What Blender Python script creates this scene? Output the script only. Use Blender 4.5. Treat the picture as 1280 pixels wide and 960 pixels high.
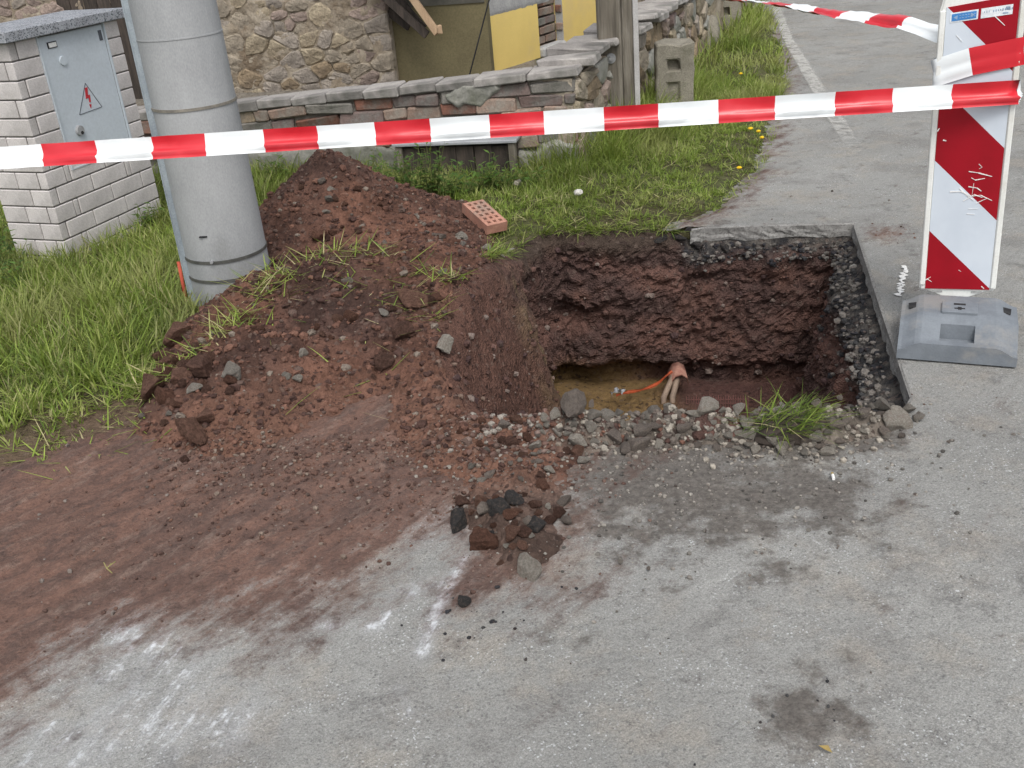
import bpy, bmesh, math, random
import numpy as np
from mathutils import Vector, Matrix

# ------------------------------------------------------------------ scene, camera, sky, sun
for o in list(bpy.data.objects):
    bpy.data.objects.remove(o)
scene = bpy.context.scene
COL = scene.collection
random.seed(11)
rng = np.random.default_rng(11)
rad = math.radians

CAM_H, FPX, PITCH, ROLL = 1.6, 1280.0, rad(26.2), rad(5.2)
cF = np.array([0, math.cos(PITCH), -math.sin(PITCH)])
cR = np.array([1.0, 0, 0])
cU = np.cross(cR, cF)
cam_d = bpy.data.cameras.new('camera')
cam = bpy.data.objects.new('camera', cam_d)
COL.objects.link(cam)
right = cR * math.cos(ROLL) - cU * math.sin(ROLL)
up = cU * math.cos(ROLL) + cR * math.sin(ROLL)
cam.matrix_world = Matrix(((right[0], up[0], -cF[0], 0), (right[1], up[1], -cF[1], 0),
                           (right[2], up[2], -cF[2], CAM_H), (0, 0, 0, 1)))
cam_d.sensor_width = 36
cam_d.lens = FPX * 36 / 1280
cam_d.clip_start = 0.05
cam_d.clip_end = 600
scene.camera = cam

SUN_EL, SUN_AZ = rad(56), rad(172)          # overcast: a broad soft sun, behind the photographer
world = bpy.data.worlds.new('World')
scene.world = world
world.use_nodes = True
wt = world.node_tree
wt.nodes.clear()
sky = wt.nodes.new('ShaderNodeTexSky')
sky.sky_type = 'NISHITA'
sky.sun_disc = False
sky.sun_elevation = SUN_EL
sky.sun_rotation = SUN_AZ
sky.dust_density = 4
hs = wt.nodes.new('ShaderNodeHueSaturation')
hs.inputs['Saturation'].default_value = 0.32
bg = wt.nodes.new('ShaderNodeBackground')
bg.inputs['Strength'].default_value = 0.15
wo = wt.nodes.new('ShaderNodeOutputWorld')
wt.links.new(sky.outputs[0], hs.inputs['Color'])
wt.links.new(hs.outputs[0], bg.inputs[0])
wt.links.new(bg.outputs[0], wo.inputs[0])
sun_d = bpy.data.lights.new('sun', 'SUN')
sun_d.energy = 1.0
sun_d.angle = rad(25)
sun_d.color = (1.0, 0.97, 0.93)
sun = bpy.data.objects.new('sun', sun_d)
COL.objects.link(sun)
sd = Vector((math.sin(SUN_AZ) * math.cos(SUN_EL), math.cos(SUN_AZ) * math.cos(SUN_EL), math.sin(SUN_EL)))
sun.rotation_euler = sd.to_track_quat('Z', 'Y').to_euler()
scene.view_settings.view_transform = 'Standard'
scene.view_settings.look = 'None'
scene.view_settings.gamma = 1
scene.view_settings.exposure = 0.42
scene.view_settings.use_curve_mapping = False
scene.render.resolution_x, scene.render.resolution_y = 1024, 768


# ------------------------------------------------------------------ geometry helpers
def ray(x, y):
    u, v = (x - 640) / FPX, (480 - y) / FPX
    uu = u * math.cos(ROLL) + v * math.sin(ROLL)
    vv = -u * math.sin(ROLL) + v * math.cos(ROLL)
    return cF + uu * cR + vv * cU


def G(x, y, z=0.0):
    d = ray(x, y)
    t = (z - CAM_H) / d[2]
    return np.array([0, 0, CAM_H]) + t * d


def G2(pts, z=0.0):
    return np.array([G(px, py, z)[:2] for px, py in pts])


def onplane(x, y, P, ang):
    """pixel -> (u, z) on the vertical plane through P running in direction ang"""
    D = np.array([math.cos(ang), math.sin(ang), 0]); n = np.array([-D[1], D[0], 0])
    d = ray(x, y); C = np.array([0, 0, CAM_H]); P3 = np.array([P[0], P[1], 0])
    t = ((P3 - C) @ n) / (d @ n)
    X = C + t * d
    return float((X - P3) @ D), float(X[2])


def at_y(x, y, Y):
    d = ray(x, y)
    return np.array([0, 0, CAM_H]) + d * (Y / d[1])


def _h(ix, iy, iz, s):
    n = (ix.astype(np.int64) * 374761393 + iy.astype(np.int64) * 668265263 + iz.astype(np.int64) * 1274126177 + s * 974634517) & 0xffffffff
    n = ((n ^ (n >> 13)) * 1274126177) & 0xffffffff
    n = ((n ^ (n >> 16)) * 2246822519) & 0xffffffff
    return ((n ^ (n >> 15)) & 0xffffff) / float(0xffffff)


def vnoise(x, y, z=0.0, s=0):
    x, y, z = np.broadcast_arrays(np.asarray(x, float), np.asarray(y, float), np.asarray(z, float))
    ix, iy, iz = np.floor(x), np.floor(y), np.floor(z)
    fx, fy, fz = x - ix, y - iy, z - iz
    fx, fy, fz = [f * f * (3 - 2 * f) for f in (fx, fy, fz)]
    r = 0
    for a in (0, 1):
        wa = fx if a else 1 - fx
        for b in (0, 1):
            wb = fy if b else 1 - fy
            for c in (0, 1):
                wc = fz if c else 1 - fz
                r = r + wa * wb * wc * _h(ix + a, iy + b, iz + c, s)
    return r


def fbm(x, y, z=0.0, octv=4, s=0, gain=0.5):
    r, a, t = 0, 1.0, 0.0
    for k in range(octv):
        f = 2.03 ** k
        r = r + a * (vnoise(np.asarray(x) * f + 17 * k, np.asarray(y) * f, np.asarray(z) * f, s + k) - 0.5)
        t += a; a *= gain
    return r / t * 2        # about -1..1


def sstep(a, b, x):
    t = np.clip((np.asarray(x, float) - a) / (b - a), 0, 1)
    return t * t * (3 - 2 * t)


def in_poly(x, y, P):
    x = np.asarray(x, float); y = np.asarray(y, float)
    r = np.zeros(np.broadcast(x, y).shape, bool)
    n = len(P)
    for i in range(n):
        x1, y1 = P[i]; x2, y2 = P[(i + 1) % n]
        if y1 == y2: continue
        c = (y1 > y) != (y2 > y)
        r ^= c & (x < (x2 - x1) * (y - y1) / (y2 - y1) + x1)
    return r


def d_line(x, y, P, closed=False, nearest=False):
    x = np.asarray(x, float); y = np.asarray(y, float)
    best = np.full(np.broadcast(x, y).shape, 1e9); bx = np.zeros_like(best); by = np.zeros_like(best)
    n = len(P)
    for i in range(n if closed else n - 1):
        ax, ay = P[i]; cx, cy = P[(i + 1) % n]
        dx, dy = cx - ax, cy - ay
        t = np.clip(((x - ax) * dx + (y - ay) * dy) / (dx * dx + dy * dy + 1e-12), 0, 1)
        qx, qy = ax + t * dx, ay + t * dy
        d = np.hypot(x - qx, y - qy)
        m = d < best
        best = np.where(m, d, best); bx = np.where(m, qx, bx); by = np.where(m, qy, by)
    return (best, bx, by) if nearest else best


def sd_poly(x, y, P):
    d = d_line(x, y, P, True)
    return np.where(in_poly(x, y, P), d, -d)        # positive inside


def link(o, parent=None):
    COL.objects.link(o)
    if parent is not None: o.parent = parent
    return o


def obj(name, mesh, parent=None, loc=(0, 0, 0), rot=(0, 0, 0), scale=(1, 1, 1)):
    o = bpy.data.objects.new(name, mesh)
    o.location = loc; o.rotation_euler = rot; o.scale = scale
    return link(o, parent)


def tag(o, label=None, cat=None, group=None, kind=None):
    if label: o['label'] = label
    if cat: o['category'] = cat
    if group: o['group'] = group
    if kind: o['kind'] = kind
    return o


def thing(name, label, cat, loc=(0, 0, 0), rz=0.0, group=None):
    o = bpy.data.objects.new(name, None)
    o.empty_display_size = 0.1
    o.location = loc; o.rotation_euler = (0, 0, rz)
    link(o)
    return tag(o, label, cat, group)


def fast(name, V, F, mat, smooth=False, col=None, colname='Col'):
    """mesh from numpy arrays; F is (n,3) or (n,4)"""
    me = bpy.data.meshes.new(name)
    V = np.asarray(V, np.float32); F = np.asarray(F, np.int32)
    k = F.shape[1]
    me.vertices.add(len(V)); me.vertices.foreach_set('co', V.ravel())
    me.loops.add(F.size); me.loops.foreach_set('vertex_index', F.ravel())
    me.polygons.add(len(F))
    me.polygons.foreach_set('loop_start', np.arange(0, F.size, k, dtype=np.int32))
    me.polygons.foreach_set('use_smooth', np.full(len(F), smooth, bool))
    if col is not None:
        a = me.color_attributes.new(colname, 'FLOAT_COLOR', 'POINT')
        c = np.ones((len(V), 4), np.float32); c[:, :col.shape[1]] = col
        a.data.foreach_set('color', c.ravel())
    me.update(calc_edges=True)
    me.validate()
    for m in (mat if isinstance(mat, (list, tuple)) else [mat]):
        me.materials.append(m)
    return me


class MB:
    def __init__(s): s.v = []; s.f = []; s.m = []; s.mi = 0

    def add(s, vs, fs):
        b = len(s.v); s.v += [tuple(p) for p in vs]
        for f in fs: s.f.append([i + b for i in f]); s.m.append(s.mi)
        return s

    def box(s, c, d, rz=0.0, jit=0.0):
        vs = []
        for k in (-1, 1):
            for j in (-1, 1):
                for i in (-1, 1):
                    x, y, z = i * d[0] / 2, j * d[1] / 2, k * d[2] / 2
                    x, y = x * math.cos(rz) - y * math.sin(rz), x * math.sin(rz) + y * math.cos(rz)
                    vs.append((c[0] + x + random.uniform(-jit, jit), c[1] + y + random.uniform(-jit, jit), c[2] + z + random.uniform(-jit, jit)))
        return s.add(vs, [(0, 2, 3, 1), (4, 5, 7, 6), (0, 1, 5, 4), (2, 6, 7, 3), (0, 4, 6, 2), (1, 3, 7, 5)])

    def tube(s, pts, r, n=8, cap=True):
        pts = [Vector(p) for p in pts]; rs = r if isinstance(r, (list, tuple)) else [r] * len(pts)
        vs = []; fs = []
        for i, p in enumerate(pts):
            t = (pts[min(i + 1, len(pts) - 1)] - pts[max(i - 1, 0)]).normalized()
            a = t.orthogonal().normalized() if i == 0 else (a - t * a.dot(t)).normalized()
            b = t.cross(a)
            for k in range(n):
                w = 2 * math.pi * k / n
                vs.append(p + (a * math.cos(w) + b * math.sin(w)) * rs[i])
        for i in range(len(pts) - 1):
            for k in range(n):
                q = (k + 1) % n
                fs.append((i * n + k, i * n + q, (i + 1) * n + q, (i + 1) * n + k))
        if cap:
            fs.append(tuple(range(n))[::-1]); fs.append(tuple((len(pts) - 1) * n + k for k in range(n)))
        return s.add(vs, fs)

    def prism(s, poly, y0, y1, swap='xz'):
        """polygon in x-z extruded along y (or x-y along z)"""
        n = len(poly)
        P = (lambda a, b, c: (a, c, b)) if swap == 'xz' else (lambda a, b, c: (a, b, c))
        vs = [P(a, b, y0) for a, b in poly] + [P(a, b, y1) for a, b in poly]
        fs = [tuple(range(n)), tuple(range(2 * n - 1, n - 1, -1))]
        for i in range(n):
            j = (i + 1) % n
            fs.append((i, i + n, j + n, j))
        return s.add(vs, fs)

    def mesh(s, name, mats, smooth=False, bevel=0.0, seg=1, ang=30):
        me = bpy.data.meshes.new(name)
        me.from_pydata(s.v, [], s.f)
        mats = mats if isinstance(mats, (list, tuple)) else [mats]
        for m in mats: me.materials.append(m)
        me.polygons.foreach_set('material_index', s.m)
        bm = bmesh.new(); bm.from_mesh(me)
        bmesh.ops.recalc_face_normals(bm, faces=bm.faces)
        if bevel:
            ed = [e for e in bm.edges if e.is_manifold and e.calc_face_angle(0) > rad(ang)]
            bmesh.ops.bevel(bm, geom=ed, offset=bevel, segments=seg, affect='EDGES', clamp_overlap=True)
        for f in bm.faces: f.smooth = smooth
        bm.to_mesh(me); bm.free()
        return me


def blocks(us, vs, H, base):
    """plan of cells (us x vs) each at its own height H[i][j]; closed solid down to base, local z up"""
    mb = MB(); nu, nv = len(us) - 1, len(vs) - 1
    g = lambda i, j: H[i][j] if 0 <= i < nu and 0 <= j < nv else base
    for i in range(nu):
        for j in range(nv):
            h = H[i][j]
            mb.add([(us[i], vs[j], h), (us[i + 1], vs[j], h), (us[i + 1], vs[j + 1], h), (us[i], vs[j + 1], h)], [(0, 1, 2, 3)])
    for i in range(nu + 1):
        for j in range(nv):
            a, b = g(i - 1, j), g(i, j)
            if a != b:
                f = (0, 1, 2, 3) if a > b else (3, 2, 1, 0)
                mb.add([(us[i], vs[j], b), (us[i], vs[j + 1], b), (us[i], vs[j + 1], a), (us[i], vs[j], a)], [f])
    for i in range(nu):
        for j in range(nv + 1):
            a, b = g(i, j - 1), g(i, j)
            if a != b:
                f = (3, 2, 1, 0) if a > b else (0, 1, 2, 3)
                mb.add([(us[i], vs[j], b), (us[i + 1], vs[j], b), (us[i + 1], vs[j], a), (us[i], vs[j], a)], [f])
    mb.add([(us[0], vs[0], base), (us[-1], vs[0], base), (us[-1], vs[-1], base), (us[0], vs[-1], base)], [(3, 2, 1, 0)])
    return mb


def blocks_mesh(name, us, vs, H, base, mat, rot=None, bevel=0.0):
    mb = blocks(us, vs, H, base)
    me = bpy.data.meshes.new(name)
    me.from_pydata(mb.v, [], mb.f)
    me.materials.append(mat)
    bm = bmesh.new(); bm.from_mesh(me)
    bmesh.ops.remove_doubles(bm, verts=bm.verts, dist=1e-5)
    bmesh.ops.recalc_face_normals(bm, faces=bm.faces)
    if bevel:
        ed = [e for e in bm.edges if e.is_manifold and e.calc_face_angle(0) > rad(40)]
        bmesh.ops.bevel(bm, geom=ed, offset=bevel, segments=1, affect='EDGES', clamp_overlap=True)
    if rot is not None: bm.transform(rot)
    bm.to_mesh(me); bm.free()
    return me


# ------------------------------------------------------------------ materials
class NT:
    def __init__(s, name):
        s.mat = bpy.data.materials.new(name); s.mat.use_nodes = True
        s.t = s.mat.node_tree; s.t.nodes.clear()
        s.out = s.n('ShaderNodeOutputMaterial')
        s.b = s.n('ShaderNodeBsdfPrincipled')
        s.t.links.new(s.b.outputs[0], s.out.inputs[0])
        s.geo = None

    def n(s, ty, **kw):
        nd = s.t.nodes.new(ty)
        for k, v in kw.items():
            if k in ('operation', 'data_type', 'blend_type', 'attribute_name', 'feature', 'interpolation_type', 'noise_dimensions', 'distance', 'use_clamp', 'color_ramp'):
                setattr(nd, k, v)
            else:
                s.set(nd, k, v)
        return nd

    def set(s, nd, k, v):
        inp = nd.inputs[int(k[1:])] if k[0] == '_' else nd.inputs[k]
        if isinstance(v, bpy.types.NodeSocket): s.t.links.new(v, inp)
        elif isinstance(v, tuple) and len(v) == 3 and inp.type == 'RGBA': inp.default_value = v + (1,)
        else: inp.default_value = v

    def pos(s, kind='Object'):
        return s.n('ShaderNodeTexCoord').outputs[kind]

    def mapping(s, vec, scale=(1, 1, 1), rot=(0, 0, 0)):
        for sc, ro in (((1, 1, 1), rot), (scale, (0, 0, 0))):
            m = s.n('ShaderNodeMapping'); s.t.links.new(vec, m.inputs['Vector'])
            m.inputs['Scale'].default_value = sc; m.inputs['Rotation'].default_value = ro
            vec = m.outputs[0]
        return vec

    def noise(s, vec, scale, detail=5, rough=0.55):
        nd = s.n('ShaderNodeTexNoise'); s.t.links.new(vec, nd.inputs['Vector'])
        nd.inputs['Scale'].default_value = scale; nd.inputs['Detail'].default_value = detail; nd.inputs['Roughness'].default_value = rough
        return nd.outputs[0]

    def voro(s, vec, scale, out='Distance'):
        nd = s.n('ShaderNodeTexVoronoi'); s.t.links.new(vec, nd.inputs['Vector']); nd.inputs['Scale'].default_value = scale
        return nd.outputs[out]

    def mr(s, x, a, b, c=0.0, d=1.0, smooth=True):
        nd = s.n('ShaderNodeMapRange'); nd.interpolation_type = 'SMOOTHSTEP' if smooth else 'LINEAR'
        s.t.links.new(x, nd.inputs[0])
        for i, v in enumerate((a, b, c, d)): nd.inputs[i + 1].default_value = v
        return nd.outputs[0]

    def math(s, op, a, b=0.0):
        nd = s.n('ShaderNodeMath'); nd.operation = op
        for i, v in enumerate((a, b)):
            if isinstance(v, bpy.types.NodeSocket): s.t.links.new(v, nd.inputs[i])
            else: nd.inputs[i].default_value = v
        return nd.outputs[0]

    def mix(s, fac, a, b, blend='MIX'):
        nd = s.n('ShaderNodeMix'); nd.data_type = 'RGBA'; nd.blend_type = blend
        for i, v in ((0, fac), (6, a), (7, b)):
            if isinstance(v, bpy.types.NodeSocket): s.t.links.new(v, nd.inputs[i])
            elif i == 0: nd.inputs[0].default_value = v
            else: nd.inputs[i].default_value = tuple(v) + ((1,) if len(v) == 3 else ())
        return nd.outputs[2]

    def attr(s, name, out='Color'):
        nd = s.n('ShaderNodeAttribute'); nd.attribute_name = name
        return nd.outputs[out]

    def sep(s, col):
        nd = s.n('ShaderNodeSeparateColor'); s.t.links.new(col, nd.inputs[0])
        return nd.outputs

    def grey(s, x):
        nd = s.n('ShaderNodeCombineColor')
        for i in range(3): s.t.links.new(x, nd.inputs[i])
        return nd.outputs[0]

    def bump(s, h, strength=0.4, dist=0.01, prev=None):
        nd = s.n('ShaderNodeBump'); nd.inputs['Strength'].default_value = strength; nd.inputs['Distance'].default_value = dist
        s.t.links.new(h, nd.inputs['Height'])
        if prev is not None: s.t.links.new(prev, nd.inputs['Normal'])
        return nd.outputs[0]

    def fin(s, color, rough=0.85, spec=0.3, normal=None):
        s.set(s.b, 'Base Color', color)
        s.set(s.b, 'Roughness', rough)
        s.b.inputs['Specular IOR Level'].default_value = spec
        if normal is not None: s.t.links.new(normal, s.b.inputs['Normal'])
        return s.mat


def mul(c, k): return tuple(min(1, v * k) for v in c)


def M(name, c1, c2=None, scale=6, rough=0.88, spec=0.25, bump=0.5, bscale=60, dist=0.004, rand=0.0, stretch=(1, 1, 1), speck=None, speckscale=160, stain=None, fine=0.5):
    t = NT(name); p = t.mapping(t.pos(), stretch)
    c2 = c2 or mul(c1, 0.6)
    f = t.mr(t.noise(p, scale, 7, 0.62), 0.32, 0.68)
    c = t.mix(f, c1, c2)
    if speck is not None:
        v = t.voro(p, speckscale, 'Color'); r = t.sep(v)[0]
        c = t.mix(t.mr(r, 0.72, 0.8), c, speck)
    if stain is not None:
        c = t.mix(t.mr(t.noise(p, scale * 0.4, 6, 0.7), 0.5, 0.66), c, stain)
    fine_n = t.noise(p, bscale * 2.5, 3)
    c = t.mix(fine, c, t.grey(t.mr(fine_n, 0.2, 0.8, 0.55, 1.35, False)), 'MULTIPLY')
    if rand:
        oi = t.n('ShaderNodeObjectInfo')
        c = t.mix(1.0, c, t.grey(t.mr(oi.outputs['Random'], 0, 1, 1 - rand, 1 + rand, False)), 'MULTIPLY')
    nrm = t.bump(t.noise(p, bscale, 6, 0.65), bump, dist)
    return t.fin(c, rough, spec, nrm)


def MVC(name, scale=60, bscale=90, bump=0.8, dist=0.006, rough=0.95, lo=0.6, hi=1.4):
    """earth: vertex colours carry the strata, nodes the crumb"""
    t = NT(name); p = t.pos()
    c = t.attr('Col')
    a = t.noise(p, scale, 8, 0.7)
    c = t.mix(1.0, c, t.grey(t.mr(a, 0.25, 0.75, lo, hi, False)), 'MULTIPLY')
    v = t.voro(p, 70, 'Color'); r = t.sep(v)
    c = t.mix(t.mr(r[0], 0.92, 0.97, 0, 0.4), c, (0.16, 0.12, 0.10))
    c = t.mix(t.mr(r[1], 0.9, 0.97, 0, 0.7), c, (0.03, 0.018, 0.016))
    h = t.math('ADD', t.noise(p, bscale, 8, 0.7), t.math('MULTIPLY', t.voro(p, 120), 0.7))
    return t.fin(c, rough, 0.15, t.bump(h, bump, dist))


SOIL = (0.105, 0.058, 0.046)
m_asph = None


def road_material():
    t = NT('dusty_asphalt'); p = t.pos()
    msk = t.sep(t.attr('mask'))
    soil, dark, chalk = msk[0], msk[1], msk[2]
    c = t.mix(t.mr(t.noise(p, 0.9, 8, 0.6), 0.3, 0.7), (0.305, 0.305, 0.29), (0.235, 0.235, 0.222))
    c = t.mix(t.mr(t.noise(p, 2.3, 9, 0.68), 0.49, 0.63, 0, 0.65), c, (0.20, 0.195, 0.185))
    c = t.mix(t.mr(t.noise(p, 6.5, 9, 0.74), 0.53, 0.66, 0, 0.6), c, (0.15, 0.147, 0.142))
    c = t.mix(t.mr(t.noise(p, 3.6, 9, 0.7), 0.48, 0.66, 0, 0.42), c, (0.35, 0.315, 0.265))
    c = t.mix(t.mr(t.noise(p, 26, 8, 0.78), 0.54, 0.68, 0, 0.5), c, (0.14, 0.138, 0.135))
    vc = t.sep(t.voro(p, 420, 'Color'))
    c = t.mix(0.6, c, t.grey(t.mr(vc[0], 0, 1, 0.6, 1.35, False)), 'MULTIPLY')
    c = t.mix(0.55, c, t.grey(t.mr(t.noise(p, 180, 5, 0.8), 0.3, 0.7, 0.6, 1.4, False)), 'MULTIPLY')
    sp_ = t.math('MULTIPLY', t.mr(t.sep(t.voro(p, 260, 'Color'))[1], 0.95, 0.98), t.mr(t.noise(p, 5, 5), 0.4, 0.65))
    c = t.mix(t.math('MULTIPLY', sp_, 0.65), c, (0.62, 0.64, 0.65))
    c = t.mix(t.mr(t.sep(t.voro(p, 210, 'Color'))[2], 0.965, 0.985, 0, 0.5), c, (0.09, 0.09, 0.092))
    # dark wet grit
    n1 = t.noise(p, 9, 9, 0.7)
    k = t.math('ADD', dark, t.math('MULTIPLY', t.math('SUBTRACT', n1, 0.5), 2.4))
    grit = t.mix(t.mr(t.noise(p, 45, 6, 0.7), 0.35, 0.65), (0.078, 0.069, 0.061), (0.145, 0.130, 0.116))
    c = t.mix(t.mr(k, 0.30, 0.78, 0, 0.9), c, grit)
    # white scraped marks and spilled lime
    sp = t.mapping(p, (2.2, 10, 1), (0, 0, rad(-72)))
    wash = t.math('MULTIPLY', chalk, t.mr(t.noise(sp, 1.6, 8, 0.7), 0.34, 0.62))
    c = t.mix(t.math('MULTIPLY', wash, 0.5), c, (0.55, 0.57, 0.60))
    n2 = t.noise(p, 55, 6, 0.75)
    n2b = t.noise(sp, 3.2, 6, 0.7)
    k = t.math('ADD', chalk, t.math('ADD', t.math('MULTIPLY', t.math('SUBTRACT', n2, 0.5), 1.7), t.math('MULTIPLY', t.math('SUBTRACT', n2b, 0.5), 1.8)))
    c = t.mix(t.mr(k, 0.50, 1.0, 0, 0.8), c, (0.66, 0.68, 0.71))
    # trodden red soil, dragged in streaks
    st = t.mapping(p, (0.9, 3.2, 1), (0, 0, rad(-47)))
    n3 = t.noise(st, 2.6, 10, 0.72)
    n4 = t.noise(p, 13, 9, 0.75)
    k = t.math('ADD', t.math('MULTIPLY', soil, 1.15), t.math('MULTIPLY', t.math('SUBTRACT', n3, 0.5), 2.1))
    k = t.math('ADD', k, t.math('MULTIPLY', t.math('SUBTRACT', n4, 0.5), 1.3))
    sc = t.mix(t.mr(n3, 0.36, 0.62), (0.165, 0.088, 0.064), (0.098, 0.056, 0.044))
    sc = t.mix(t.mr(t.noise(st, 5.5, 9, 0.78), 0.50, 0.66, 0, 0.55), sc, (0.225, 0.165, 0.135))
    sc = t.mix(t.mr(n4, 0.52, 0.63, 0, 0.75), sc, (0.085, 0.052, 0.043))
    sc = t.mix(0.9, sc, t.grey(t.mr(t.noise(p, 80, 7, 0.75), 0.3, 0.7, 0.55, 1.45, False)), 'MULTIPLY')
    c = t.mix(t.mr(k, 0.15, 0.85, 0, 0.93), c, sc)
    h = t.math('ADD', t.noise(p, 110, 5, 0.7), t.math('MULTIPLY', t.voro(p, 150), 0.6))
    h2 = t.math('ADD', t.noise(p, 24, 8, 0.7), t.math('MULTIPLY', n3, 1.2))
    nb = t.bump(h, 0.55, 0.004)
    nb = t.bump(h2, 0.6, 0.02, nb)
    return t.fin(c, 0.9, 0.2, nb)


m_road = road_material()
m_earth = MVC('red_earth')
m_pit = MVC('pit_earth', 40, 60, 1.0, 0.012, 0.93)
m_ground = MVC('verge_soil', 30, 50, 0.8, 0.01)
m_cut = M('cut_asphalt_face', (0.29, 0.285, 0.27), (0.215, 0.21, 0.2), 9, bump=0.6, bscale=90, speck=(0.17, 0.165, 0.155), speckscale=150)
m_grey = [M('grey_rubble_%d' % i, c, mul(c, 0.6), 9, rand=0.25, bump=1.0, bscale=35, dist=0.015, stain=(0.30, 0.25, 0.21)) for i, c in enumerate([(0.37, 0.34, 0.295), (0.46, 0.42, 0.36), (0.29, 0.245, 0.21)])]
m_clod = [M('red_clod_%d' % i, c, mul(c, 0.55), 7, rand=0.25, bump=1.0, bscale=30, dist=0.02, rough=0.95, spec=0.1, stain=mul(c, 1.25)) for i, c in enumerate([(0.185, 0.098, 0.07), (0.22, 0.125, 0.092), (0.15, 0.086, 0.066)])]
m_tar = M('tarry_asphalt_lump', (0.022, 0.022, 0.024), (0.055, 0.05, 0.046), 10, rough=0.75, spec=0.3, stain=(0.11, 0.085, 0.07), bump=1, bscale=50, dist=0.008)
m_cbrick = M('white_facing_brick', (0.60, 0.565, 0.55), (0.50, 0.475, 0.465), 5, rand=0.07, bump=0.3, bscale=70, dist=0.002, stain=(0.43, 0.405, 0.39))
m_mortar = M('dark_joint_mortar', (0.16, 0.15, 0.145), None, 9)
m_granite = M('grey_granite', (0.36, 0.38, 0.41), (0.28, 0.29, 0.31), 20, speck=(0.10, 0.11, 0.125), speckscale=190, bump=0.2)
m_door = M('pale_blue_paint', (0.53, 0.585, 0.63), (0.49, 0.54, 0.585), 3, rough=0.5, spec=0.4, bump=0.1, bscale=30, dist=0.001, stain=(0.46, 0.51, 0.55), fine=0.2)
m_steel = M('dull_steel', (0.36, 0.37, 0.38), (0.24, 0.24, 0.24), 20, rough=0.5, spec=0.6, bump=0.1)
m_dark = M('dark_rubber', (0.02, 0.02, 0.022), (0.035, 0.035, 0.035), 10)
m_redp = M('red_print', (0.5, 0.03, 0.04), (0.42, 0.03, 0.04), 10, rough=0.5, bump=0.05)
m_blackp = M('grey_print', (0.12, 0.13, 0.15), None, 10, rough=0.5, bump=0.05)
m_pole = M('spun_concrete', (0.375, 0.385, 0.39), (0.295, 0.305, 0.31), 3.2, bump=0.25, bscale=80, dist=0.002, stain=(0.25, 0.258, 0.255), stretch=(1, 1, 0.5), fine=0.35)
m_band = M('tarnished_strap', (0.15, 0.14, 0.12), (0.26, 0.24, 0.2), 20, rough=0.55, spec=0.5, bump=0.2)
m_bandk = M('weathered_strap', (0.055, 0.055, 0.052), (0.1, 0.1, 0.09), 20, rough=0.55, spec=0.5, bump=0.2)
m_conduit = M('grey_blue_conduit', (0.33, 0.38, 0.41), (0.24, 0.28, 0.31), 8, rough=0.5, spec=0.5, bump=0.15)
m_stone = [M('wall_stone_%d' % i, c, mul(c, 0.55), 7, rand=0.12, bump=1.0, bscale=18, dist=0.035, stain=st) for i, (c, st) in enumerate([
    ((0.40, 0.345, 0.27), (0.25, 0.215, 0.17)), ((0.42, 0.355, 0.255), (0.27, 0.22, 0.155)), ((0.37, 0.325, 0.275), (0.235, 0.205, 0.175)), ((0.38, 0.30, 0.255), (0.25, 0.20, 0.175)), ((0.31, 0.24, 0.16), (0.18, 0.14, 0.1))])]
m_hmort = M('earthy_mortar', (0.385, 0.335, 0.265), (0.25, 0.205, 0.15), 5, bump=1.0, bscale=16, dist=0.035, stain=(0.17, 0.13, 0.09))
m_brick = [M('old_brick_%d' % i, c, c2, 8, rand=0.2, bump=0.9, bscale=35, dist=0.01, stain=st) for i, (c, c2, st) in enumerate([
    ((0.255, 0.12, 0.085), (0.18, 0.10, 0.075), (0.2, 0.17, 0.145)), ((0.29, 0.205, 0.16), (0.21, 0.16, 0.13), (0.26, 0.235, 0.2)), ((0.20, 0.145, 0.13), (0.14, 0.11, 0.1), (0.18, 0.17, 0.155)),
    ((0.24, 0.225, 0.20), (0.16, 0.15, 0.135), (0.13, 0.13, 0.11)), ((0.34, 0.27, 0.185), (0.24, 0.19, 0.14), (0.17, 0.15, 0.12))])]
m_render = M('grey_cement_render', (0.30, 0.295, 0.265), (0.205, 0.205, 0.18), 4, bump=0.8, bscale=24, dist=0.012, stain=(0.145, 0.15, 0.115))
m_cap = M('cast_cap_slab', (0.36, 0.34, 0.315), (0.24, 0.225, 0.215), 6, rand=0.12, bump=0.7, bscale=30, dist=0.008, stain=(0.17, 0.165, 0.15))
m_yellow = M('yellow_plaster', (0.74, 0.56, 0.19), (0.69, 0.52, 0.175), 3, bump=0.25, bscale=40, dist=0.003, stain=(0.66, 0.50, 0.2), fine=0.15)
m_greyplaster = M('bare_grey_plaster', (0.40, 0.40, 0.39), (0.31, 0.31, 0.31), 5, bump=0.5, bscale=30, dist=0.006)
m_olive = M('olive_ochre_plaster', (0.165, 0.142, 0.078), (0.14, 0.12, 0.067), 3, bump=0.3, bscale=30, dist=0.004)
m_slate = M('roof_slate', (0.08, 0.07, 0.065), None, 8)
m_wood = M('weathered_timber', (0.175, 0.155, 0.125), (0.085, 0.075, 0.06), 5, stretch=(6, 6, 0.5), bump=0.9, bscale=16, dist=0.006, stain=(0.225, 0.205, 0.17))
m_woodd = M('dark_rotten_board', (0.075, 0.06, 0.05), (0.035, 0.03, 0.026), 6, stretch=(6, 6, 0.6), bump=0.8, bscale=16, dist=0.006, rand=0.25)
m_woodl = M('pale_sawn_timber', (0.46, 0.33, 0.21), (0.36, 0.25, 0.16), 6, stretch=(4, 4, 0.7), bump=0.3)
m_sheet = M('grey_sheet_metal', (0.34, 0.355, 0.37), (0.26, 0.27, 0.285), 5, rough=0.55, spec=0.4, bump=0.2)
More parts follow.
